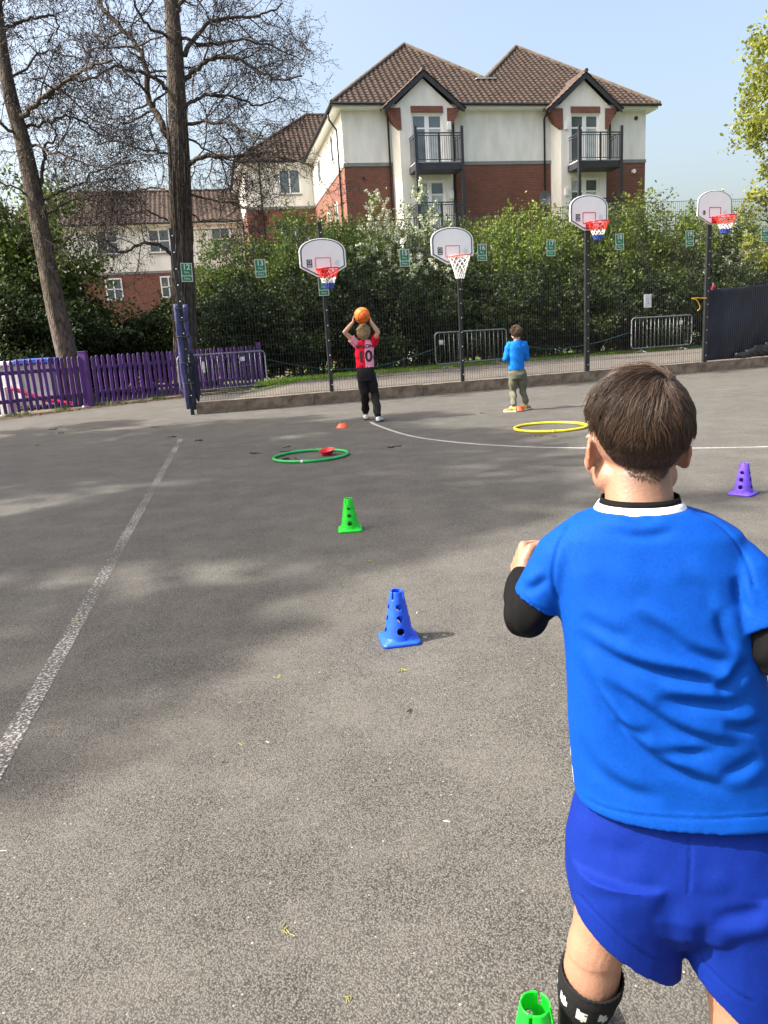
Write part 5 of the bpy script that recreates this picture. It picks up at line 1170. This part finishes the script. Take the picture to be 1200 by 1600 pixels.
# legs: pelvis, hips, knees
hipL = W(985, 1330, .958); knL = W(930, 1482, .965); anL = V(knL[0]-.02, knL[1]+.03, .07); hipR = W(1150, 1345, .925); knR = W(1160, 1610, .885); anR = V(knR[0]+.02, knR[1]-.17, .10)
# shorts
mb = MB(); R_ = []
for py, cx, hw, Yd, hd in ((1235, 1063, 150, .968, .078), (1270, 1062, 164, .966, .087), (1320, 1062, 174, .960, .096), (1370, 1064, 176, .952, .098), (1400, 1066, 172, .950, .092), (1425, 1067, 135, .951, .075), (1445, 1067, 80, .953, .05)):
    c = W(cx, py, Yd); k = axial(c)/F; R_.append(ring(c, br*hw*k, bf*hd, 40, 2.6))
mb.loft(R_)
def leg_of_shorts(out_px, in_px, Yo, Yi, top, rt, hd):
    o_, i_ = W(*out_px, Yo), W(*in_px, Yi); c1 = (o_+i_)/2; a1 = (i_-o_)/2; R_ = []; bv = nrm(np.cross(np.cross(a1, bf), a1))
    for t in np.linspace(0, 1, 8):
        a = rt*(1-t)+a1*t; R_.append(ring(top*(1-t)+c1*t, a, (bf*(1-t)+bv*t)*(hd*(1-.04*t)), 36, 2.35))
    mb.loft(cup(R_, .05, .92))
leg_of_shorts((893, 1398), (1058, 1494), .955, .955, W(978, 1330, .958), br*.083, .089)
leg_of_shorts((1066, 1478), (1262, 1616), .930, .90, W(1150, 1340, .940), br*.085, .092)
shorts = fuse(mb, .0036, 9, 'shorts')
stroke(shorts, [([(1078, 1302), (1079, 1340), (1076, 1400)], .0020, 2.4, 0), ([(898, 1392), (935, 1432), (980, 1472), (1020, 1498), (1055, 1500)], .0017, 2.4, .4), ([(1072, 1468), (1100, 1505), (1140, 1545), (1180, 1568)], .0017, 2.4, .4),
                ([(900, 1395), (945, 1402), (1000, 1398), (1045, 1380)], .0030, 16, .5), ([(1195, 1400), (1180, 1425), (1145, 1432), (1112, 1440)], .0050, 14, .9), ([(1085, 1385), (1115, 1402), (1160, 1398)], .0025, 16, .5), ([(1110, 1440), (1098, 1480), (1095, 1500)], .0035, 14, .6), ([(1050, 1400), (1048, 1450), (1050, 1500)], .0028, 16, .5), ([(920, 1310), (960, 1330), (1010, 1330)], .002, 16, .5)])
rumple(shorts, .0016); mkobj('shorts', rel(shorts, boy), m_short, boy)
# body: one continuous figure
mb = MB(); add_head(mb, hc, HR, 1.0)
mb.capsule([hc+HR@V(0, -.012, -.05), hc*.4+nb*.6, nb-UP*.02], [.047, .0455, .050], 24)
tr_ = []
for (c, hw, hd) in cs: tr_.append(ring(c-UP*.004, br*min(hw*.84, .115), bf*hd*.80, 30, 2.2))
mb.loft(tr_[1:]); mb.capsule([cs[-1][0]+bf*.01, W(1064, 1340, .965)], [.075, .07], 20)
for a, e, w_ in ((shL, elL, wrL), (shR, elR, wrR)):
    mb.capsule([a+(e-a)*.12, a+(e-a)*.5, e], [.026, .028, .027], 16); mb.capsule([e, e+(w_-e)*.4, w_], [.029, .028, .0195], 16)
fl_ = nrm(wrL-elL); add_hand(mb, wrL, nrm(fl_+V(0, .1, .2)), V(.85, .1, -.2), -1, .118, (.95, 1.0, 1.0, .95), 1.2)
fr_ = nrm(wrR-elR); add_hand(mb, wrR, fr_, V(-.9, .1, -.2), 1, .118, (.8, .85, .85, .8), 1.0)
def leg(hip, kn, an, fd, r):
    mb.capsule([hip, hip+(kn-hip)*.45, hip+(kn-hip)*.82, kn], [r*.85, r*.84, r*.65, r*.63], 22)
    back = nrm(np.cross(nrm(an-kn), br)); back = back if back@bf < 0 else -back
    mb.capsule([kn, kn+(an-kn)*.28+back*.008, kn+(an-kn)*.6+back*.004, an], [r*.595, r*.635, r*.5, r*.37], 22)
    mb.ell(kn+(an-kn)*.27+back*.012, (.034, .030, .06), 18, 12); mb.capsule([an, an-UP*.03+fd*.03, an+fd*.10-UP*.045], [.03, .03, .022], 14)
leg(hipL+bf*.01-UP*.03, knL, anL, bf, .070); leg(hipR+bf*.01-UP*.03, knR, anR, bf, .070)
body = fuse(mb, .0032, 5, 'body'); paint_head(body, hc, HR, 1.0); bvh = bvh_of(body)
bo = mkobj('body', rel(body, boy), m_skin, boy)
for k in (-1, 1):
    p = hc+HR@V(k*.030, .0795, -.012); e_ = MB().ell(p, (.011,)*3, 14, 10).build('eye', mat('eye_white', (.7, .7, .68), .2, .03, 4), bo, smooth=True)
# hair: long locks from the crown, fading to a short crop over nape and sides
rng = np.random.default_rng(12); crown = nrm(V(.26, -.60, .75)); S = scalp_samples(bvh, hc, HR, 1.0, 17500, rng); S = S+[q for q in scalp_samples(bvh, hc, HR, 1.0, 16000, rng) if abs(q[1]) > 1.7 and q[2] < -.35]
roots = []; dirs = []; ln = []; lf = []
for p, az, el, u in S:
    bnd = float(hair_boundary(np.array([az]))[0]); aa = abs(az); over = math.degrees(el-bnd); backf = max(0, min(1, (math.degrees(aa)-60)/60))
    line = 55 if aa > 1.9 else 40                     # how far above the hairline the long hair starts
    g = max(0, min(1, (over-14)/line)); long_ = g**1.6
    tv = -(crown-u*(crown@u)); sw = np.cross(u, tv); near = np.linalg.norm(tv); dv = nrm(tv)*1.0+nrm(sw)*(.75 if near > .25 else 1.6)*(1-.5*min(1, near)); n1 = math.sin(u[0]*9+u[2]*7)*.22+math.sin(u[1]*13-u[0]*5+1)*.18
    dv = dv+nrm(sw)*n1+rng.normal(size=3)*.13-V(0, 0, .25)*(1-long_)
    if over < 3: continue
    roots.append(p); dirs.append(HR@nrm(dv)); fl_d = math.radians(over-(40 if aa > 1.9 else 30))*.085; ln.append(max(.005, min(.052, fl_d*1.1+.010))*(.75+.45*rng.random()) if over > 24 else .0030+.0035*rng.random()*over/24); lf.append((.0010+.0066*long_)*(.5+.7*rng.random())*(2.0 if rng.random() < .03 else 1))
# gather neighbouring hairs into locks
roots = np.array(roots); dirs = np.array(dirs); ln = np.array(ln); lf = np.array(lf)
ck = roots[rng.choice(len(roots), 420, False)]; near = np.argmin(((roots[:, None, :]-ck[None])**2).sum(-1), 1)
cd = rng.normal(size=(420, 3))*.26; cl = .8+.4*rng.random(420); cf_ = .6+.8*rng.random(420)
dirs = dirs+cd[near]; dirs /= np.linalg.norm(dirs, axis=1)[:, None]; ln *= cl[near]; lf *= cf_[near]
hv, hf_, HP = strands(bvh, roots, dirs, ln, lf, 6, .00055, rng, .10, 0, .06)
tipc = np.stack([HP[near == k, -1].mean(0) if (near == k).any() else ck[k] for k in range(420)])
hv = hv.reshape(len(roots), 7, 3, 3); tt = (np.linspace(0, 1, 7)**1.7)[None, :, None, None]; pull = np.clip((ln-.02)/.02, 0, 1)[:, None, None, None]*.55
hv = hv+(tipc[near]-HP[:, -1])[:, None, None, :]*tt*pull
mkobj('hair', np_mesh('hair', hv.reshape(-1, 3)-ORG[boy.name], hf_, True), m_hair, boy)
# socks, shoes
for kn, an, q in ((knL, anL, 0), (knR, anR, 1)):
    top = kn+(an-kn)*.20; d_ = nrm(an-kn); x = nrm(np.cross(d_, bf)); y = np.cross(x, d_); back = -bf; mb = MB(); R_ = []; nn_ = 72; H_ = 40; Lk = np.linalg.norm(an-top)
    for i in range(H_+1):
        t = i/H_; tt_ = .20+.80*t; r = np.interp(tt_, [.2, .28, .45, .7, 1], [.0480, .0495, .0475, .0385, .0325]); c = kn+(an-kn)*tt_+back*np.interp(tt_, [.2, .3, .6, 1], [.012, .012, .007, 0]); R_.append([c+(x*math.cos(a)+y*math.sin(a)*1.02)*(r+(.0007*math.cos(36*a) if t < .16 else 0)+(.0012 if t < .02 else 0)) for a in np.linspace(0, 2*math.pi, nn_, False)])
    R_ = [[c_+(p-c_)*.93 for p in R_[0]] for c_ in [sum(R_[0])/nn_]]+R_
    mb.loft(R_, cap=False); me = mb.mesh('sock', ORG[boy.name], True)
    for mm in (m_sock, m_sw, m_sg): me.materials.append(mm)
    mi = np.zeros(len(me.polygons), np.int32); rs = np.random.default_rng(4)
    for f_ in range(min(len(mi), (H_+1)*nn_)):
        i, j = divmod(f_, nn_); t = (i-1)/H_; k = (j/nn_*9+.25) % 1; cell = int(j/nn_*9+.25)
        jag = .05*rs.random()
        if .17+jag*.4 < t < .33+jag-(.05 if cell % 2 else 0) and .30+jag < k < .78-jag: mi[f_] = 2 if cell % 3 == 1 else 1
        ph = (j/nn_*3+t*1.2) % 1
        if t > .42 and ph < .035: mi[f_] = 1
    me.polygons.foreach_set('material_index', mi); mkobj('sock', me, None, boy)
m_tr = mat('black_trainer', (.02, .02, .022), .5, .2, 20); m_sl = mat('white_sole', (.7, .7, .69), .6, .06, 20)
add_shoe(boy, V(anL[0], anL[1]-.05, 0), bf, .195, .075, (m_tr, m_sl)); add_shoe(boy, V(anR[0], anR[1]-.05, .0), bf, .195, .075, (m_tr, m_sl), .085)

# ------------------------------------------------------------ the two boys at the far fence
def far_kid(name_label, J, yaw, head_s, cloth, hairm, skinc, hairc, hair_len, hair_curl, legs_r, torso, hands, shoes, long_sleeve):
    root = J['root']; t = thing('person', name_label, 'person', (root[0], root[1], 0)); rt = V(math.cos(yaw), math.sin(yaw), 0); fw = V(-math.sin(yaw), math.cos(yaw), 0)
    sk = skin_mat('skin', skinc, hairc); mb = MB(); HRf = frame(J.get('hyaw', yaw), J.get('hpitch', 0)); add_head(mb, J['head'], HRf, head_s)
    mb.capsule([J['head']-UP*.05*head_s, J['neck']], [.042, .046], 14); mb.capsule([J['neck']-UP*.08, J['pelvis']], [.062, .068], 16)
    for s in 'LR':
        mb.capsule([J['sh'+s], J['el'+s]], [.041, .033], 12); mb.capsule([J['el'+s], (J['el'+s]+J['wr'+s])/2, J['wr'+s]], [.033, .031, .022], 12)
        hd = hands[s]; add_hand(mb, J['wr'+s], hd[0], hd[1], hd[2], .125, hd[3], hd[4])
        mb.capsule([J['hip'+s], J['kn'+s]], [.062, .042], 12); mb.capsule([J['kn'+s], J['an'+s]], [.042, .03], 12); f_ = J['ft'+s]; mb.capsule([J['an'+s], J['an'+s]-UP*.03+f_*.05], [.03, .028], 10)
    body = fuse(mb, .0048, 3, 'body'); paint_head(body, J['head'], HRf, head_s); bv = bvh_of(body); mkobj('body', rel(body, t), sk, t)
    # shirt
    mb = MB(); R_ = []
    for c, hw, hd in torso: R_.append(ring(c, rt*hw, fw*hd, 30, 2.4))
    mb.loft(cup(R_, .04, .93))
    if long_sleeve:
        for s in 'LR': mb.capsule([J['sh'+s], J['el'+s]], [.058, .048], 14); e, w_ = J['el'+s], J['wr'+s]; mb.capsule([e, e+(w_-e)*(.45 if s == 'L' else .9)], [.048, .04], 14)
    me = fuse(mb, .008, 5, 'shirt'); vv = verts(me); nn = normals(me)
    vv += nn*(.006*np.sin(vv[:, 2]*48+vv[:, 0]*30+2*np.sin(vv[:, 0]*17))*np.sin(vv[:, 0]*26+1.3*vv[:, 2]*9))[:, None]; setverts(me, vv); shirt_bvh = bvh_of(me)
    for mm in cloth['shirt']: me.materials.append(mm)
    if len(cloth['shirt']) > 1:
        fc = np.empty(len(me.polygons)*3, np.float32); me.polygons.foreach_get('center', fc); fc = fc.reshape(-1, 3); zz = [c[2] for c, _, _ in torso][::-1]; xx = [c[0] for c, _, _ in torso][::-1]
        me.polygons.foreach_set('material_index', (fc[:, 0] > np.interp(fc[:, 2], zz, xx)+.006).astype(np.int32))
    so_ = mkobj('shirt', rel(me, t), None, t)
    if not long_sleeve:
        for s, mm in zip('LR', cloth['sleeve']):
            a, e = J['sh'+s], J['el'+s]; mb = MB(); d_ = nrm(e-a); x = nrm(np.cross(d_, fw)); y = np.cross(x, d_); R_ = [ring(a+d_*q, x*r, y*r, 20, 2) for q, r in ((-.045, .055), (0, .062), (.06, .060), (.115, .062))]; mb.loft(cup(R_, .03, .88)); mkobj('sleeve', rel(fuse(mb, .006, 3, 'sleeve'), t), mm, so_)
    # trousers
    mb = MB(); c0 = torso[-1][0]; mb.loft([ring(c0+UP*.03, rt*(torso[-1][1]-.012), fw*(torso[-1][2]-.01), 24, 2.4), ring(c0-UP*.04, rt*(torso[-1][1]), fw*(torso[-1][2]+.008), 24, 2.4), ring((J['hipL']+J['hipR'])/2-UP*.02, rt*(torso[-1][1]+.002), fw*(torso[-1][2]+.012), 24, 2.4), ring((J['hipL']+J['hipR'])/2-UP*.09, rt*(torso[-1][1]-.01), fw*(torso[-1][2]), 24, 2.4)])
    for s in 'LR':
        h, k_, a = J['hip'+s], J['kn'+s], J['an'+s]+UP*.03; r = legs_r; pts = [h, h+(k_-h)*.5, k_, k_+(a-k_)*.5, k_+(a-k_)*.88, a]; mb.capsule(pts, [r[0], r[1], r[2], r[3], r[4], r[4]*.82], 18)
    me = fuse(mb, .008, 4, 'trousers'); vv = verts(me); nn = normals(me); vv += nn*(.006*np.sin(vv[:, 2]*42+vv[:, 0]*35+3*np.sin(vv[:, 0]*21))*np.clip(1.2-np.abs(vv[:, 2]-.25)*2, .2, 1))[:, None]; setverts(me, vv); mkobj('trousers', rel(me, t), cloth['trousers'], t)
    for s in 'LR': add_shoe(t, J['heel'+s], J['ft'+s], .225, .085, shoes)
    rng = np.random.default_rng(3); S = scalp_samples(bv, J['head'], HRf, head_s, 2600, rng); crown = nrm(V(0, -.5, .85)); ro = np.array([s_[0] for s_ in S]); di = []
    for p, az, el, u in S: di.append(HRf@nrm(-(crown-u*(crown@u))+rng.normal(size=3)*(.35+hair_curl*25)))
    over = np.array([math.degrees(el-float(hair_boundary(np.array([az]))[0])) for _, az, el, _ in S]); g = np.clip((over+4)/35, .15, 1)
    hv, hf_, _ = strands(bv, ro, np.array(di), hair_len*g, (.022+hair_curl)*g*(.5+.8*rng.random(len(ro))), 5, .0028, rng, .2, hair_curl, .05)
    mkobj('hair', np_mesh('hair', hv-ORG[t.name], hf_, True), hairm, t)
    return t, so_, shirt_bvh
Yk = 11.5; w = lambda x, y, dy=0: W(x, y, Yk+dy)
J1 = dict(root=G(580, 657), head=w(568, 519.5, -.02), neck=w(570, 536), pelvis=w(571, 580), shL=w(556.5, 537), shR=w(584, 535), elL=w(538.5, 519, -.10), elR=w(590.5, 519, -.10), wrL=w(551, 504, -.17), wrR=w(580, 503, -.17), hipL=w(565, 586), hipR=w(579, 586), knL=w(570, 616, .03), knR=w(586, 616, .05), anL=w(572.5, 648, .12), anR=w(588, 650, -.02), ftL=nrm(V(-.05, 1, 0)), ftR=nrm(V(.35, 1, 0)), hpitch=.5, hyaw=0)
J1['heelL'] = G(572, 656.5); J1['heelR'] = G(590, 660)
J1['anL'] = J1['heelL']+V(0, .05, .09); J1['anR'] = J1['heelR']+V(.01, .05, .09)
ballc = W(565.6, 493, 11.36); m_red = cloth_mat('red_jersey', srgb(212, 24, 52), .7); m_pink = cloth_mat('pink_jersey', srgb(236, 158, 186), .7); m_blk = cloth_mat('black_joggers', (.016, .016, .018), .8, .2, 300, .2)
def to_ball(p): return nrm(ballc-p)
tor1 = [(w(570, 531), .075, .06), (w(570, 535), .125, .075), (w(569.5, 543), .145, .09), (w(569, 554), .142, .092), (w(570, 565), .138, .092), (w(570.5, 575), .138, .094)]
k1, s1, b1 = far_kid('blond boy in a red and pink halved shirt raising a basketball overhead', J1, 0.0, .97, dict(shirt=[m_red, m_pink], sleeve=[m_pink, m_red], trousers=m_blk), hair_mat('blond_hair', (.30, .21, .11), (.72, .57, .35)), (.60, .36, .245), (.20, .14, .075), .05, .010, (.082, .080, .066, .062, .060), tor1,
    dict(L=(nrm(V(.25, .35, .9)), to_ball(J1['wrL']), 1, .28, .5), R=(nrm(V(-.25, .35, .9)), to_ball(J1['wrR']), -1, .28, .5)), None, (mat('white_trainer', (.7, .7, .7), .5, .1, 30), mat('black_sole', (.03, .03, .03), .6, .1, 20)), False) if False else far_kid('blond boy in a red and pink halved shirt raising a basketball overhead', J1, 0.0, .97, dict(shirt=[m_red, m_pink], sleeve=[m_pink, m_red], trousers=m_blk), hair_mat('blond_hair', (.30, .21, .11), (.72, .57, .35)), (.60, .36, .245), (.20, .14, .075), .05, .010, (.082, .080, .066, .062, .060), tor1,
    dict(L=(nrm(V(.25, .35, .9)), to_ball(J1['wrL']), 1, .28, .5), R=(nrm(V(-.25, .35, .9)), to_ball(J1['wrR']), -1, .28, .5)), (mat('white_trainer', (.7, .7, .7), .5, .1, 30), mat('black_sole', (.03, .03, .03), .6, .1, 20)), False)
# print on the shirt back, laid on to the cloth
m_print = mat('black_print', (.012, .012, .015), .6, .1, 20)
for body_, size, px, py, bold, nm in (('10', .235, 570, 558, .006, 'number'), ('VARON', .075, 569.5, 541.5, .003, 'name_lettering')):
    me = text_mesh(body_, size, bold, 0.0); c = W(px, py, Yk-.3); v_ = verts(me); P_ = c+v_[:, :1]*V(1, 0, 0)+v_[:, 1:2]*UP
    for i in range(len(P_)):
        hit = b1.ray_cast(Vector(P_[i]), Vector((0, 1, 0)))
        P_[i] = (np.array(hit[0])-V(0, .006, 0)) if hit[0] is not None else P_[i]+V(0, .2, 0)
    setverts(me, P_-ORG[k1.name]); mkobj(nm, me, m_print, s1)
# basketball with seams
m_ball = mat('orange_rubber', srgb(236, 112, 28), .55, .08, 10, .3, 300); m_seam = mat('ball_seam', (.05, .02, .012), .7, .1, 20); rb = .119
bb = thing('basketball', 'orange basketball held overhead by the blond boy', 'basketball', ballc); MB().ell(ballc, (rb,)*3, 36, 24).build('ball', m_ball, bb, smooth=True)
Q = frame(.5, .3, .5); mb = MB()
for f_ in (lambda a: V(math.cos(a), math.sin(a), 0), lambda a: V(0, math.cos(a), math.sin(a)), lambda a: nrm(V(math.cos(a), .75*math.sin(2*a)*.0+.62, math.sin(a)*.8)), lambda a: nrm(V(math.cos(a), -.62, math.sin(a)*.8))):
    mb.tube([ballc+Q@f_(a)*(rb+.0002) for a in np.linspace(0, 2*math.pi, 49)], .0028, 6, cap=False)
mb.build('seams', m_seam, bb)

Yk = 11.65
J2 = dict(root=G(812, 643), head=w(806.5, 520), neck=w(808, 534), pelvis=w(808, 578), shL=w(796, 539.5, .02), shR=w(819.5, 538.5, -.02), elL=w(790, 560, -.02), elR=w(823, 559, .04), wrL=w(790.5, 548, .19), wrR=w(806, 556, .24), hipL=w(802.5, 583), hipR=w(815, 583), knL=w(801.5, 612, .06), knR=w(817, 611, .1), ftL=nrm(V(-.85, .5, 0)), ftR=nrm(V(.55, .8, 0)), hyaw=.15, hpitch=-.1)
J2['heelL'] = G(808, 644); J2['heelR'] = G(820, 641); J2['anL'] = J2['heelL']+V(-.045, .03, .09); J2['anR'] = J2['heelR']+V(.03, .04, .09)
tor2 = [(w(808, 531.5), .06, .055), (w(808, 535), .10, .07), (w(807.5, 543), .125, .085), (w(807, 556), .122, .088), (w(806.5, 568), .122, .09), (w(807, 578), .124, .094)]
m_bt = cloth_mat('blue_long_sleeve', srgb(24, 112, 205), .8); m_kh = cloth_mat('khaki_trousers', srgb(104, 104, 90), .85, .2, 300)
far_kid('small boy in a blue long-sleeved top and khaki trousers beside a dome marker', J2, .12, 1.0, dict(shirt=[m_bt], sleeve=None, trousers=m_kh), hair_mat('dark_brown_hair', (.045, .026, .016), (.15, .09, .055)), (.60, .36, .245), (.07, .042, .026), .045, .003, (.080, .072, .056, .05, .048), tor2,
    dict(L=(nrm(V(.3, .6, .6)), V(.8, .2, .1), -1, .5, .6), R=(nrm(V(-.3, .8, .4)), V(-.6, .2, .2), 1, .5, .6)), (mat('black_yellow_trainer', (.03, .03, .03), .5, .3, 18, col2=srgb(220, 190, 60), v2=.53), mat('cream_sole', (.62, .60, .48), .6, .1, 20)), True)
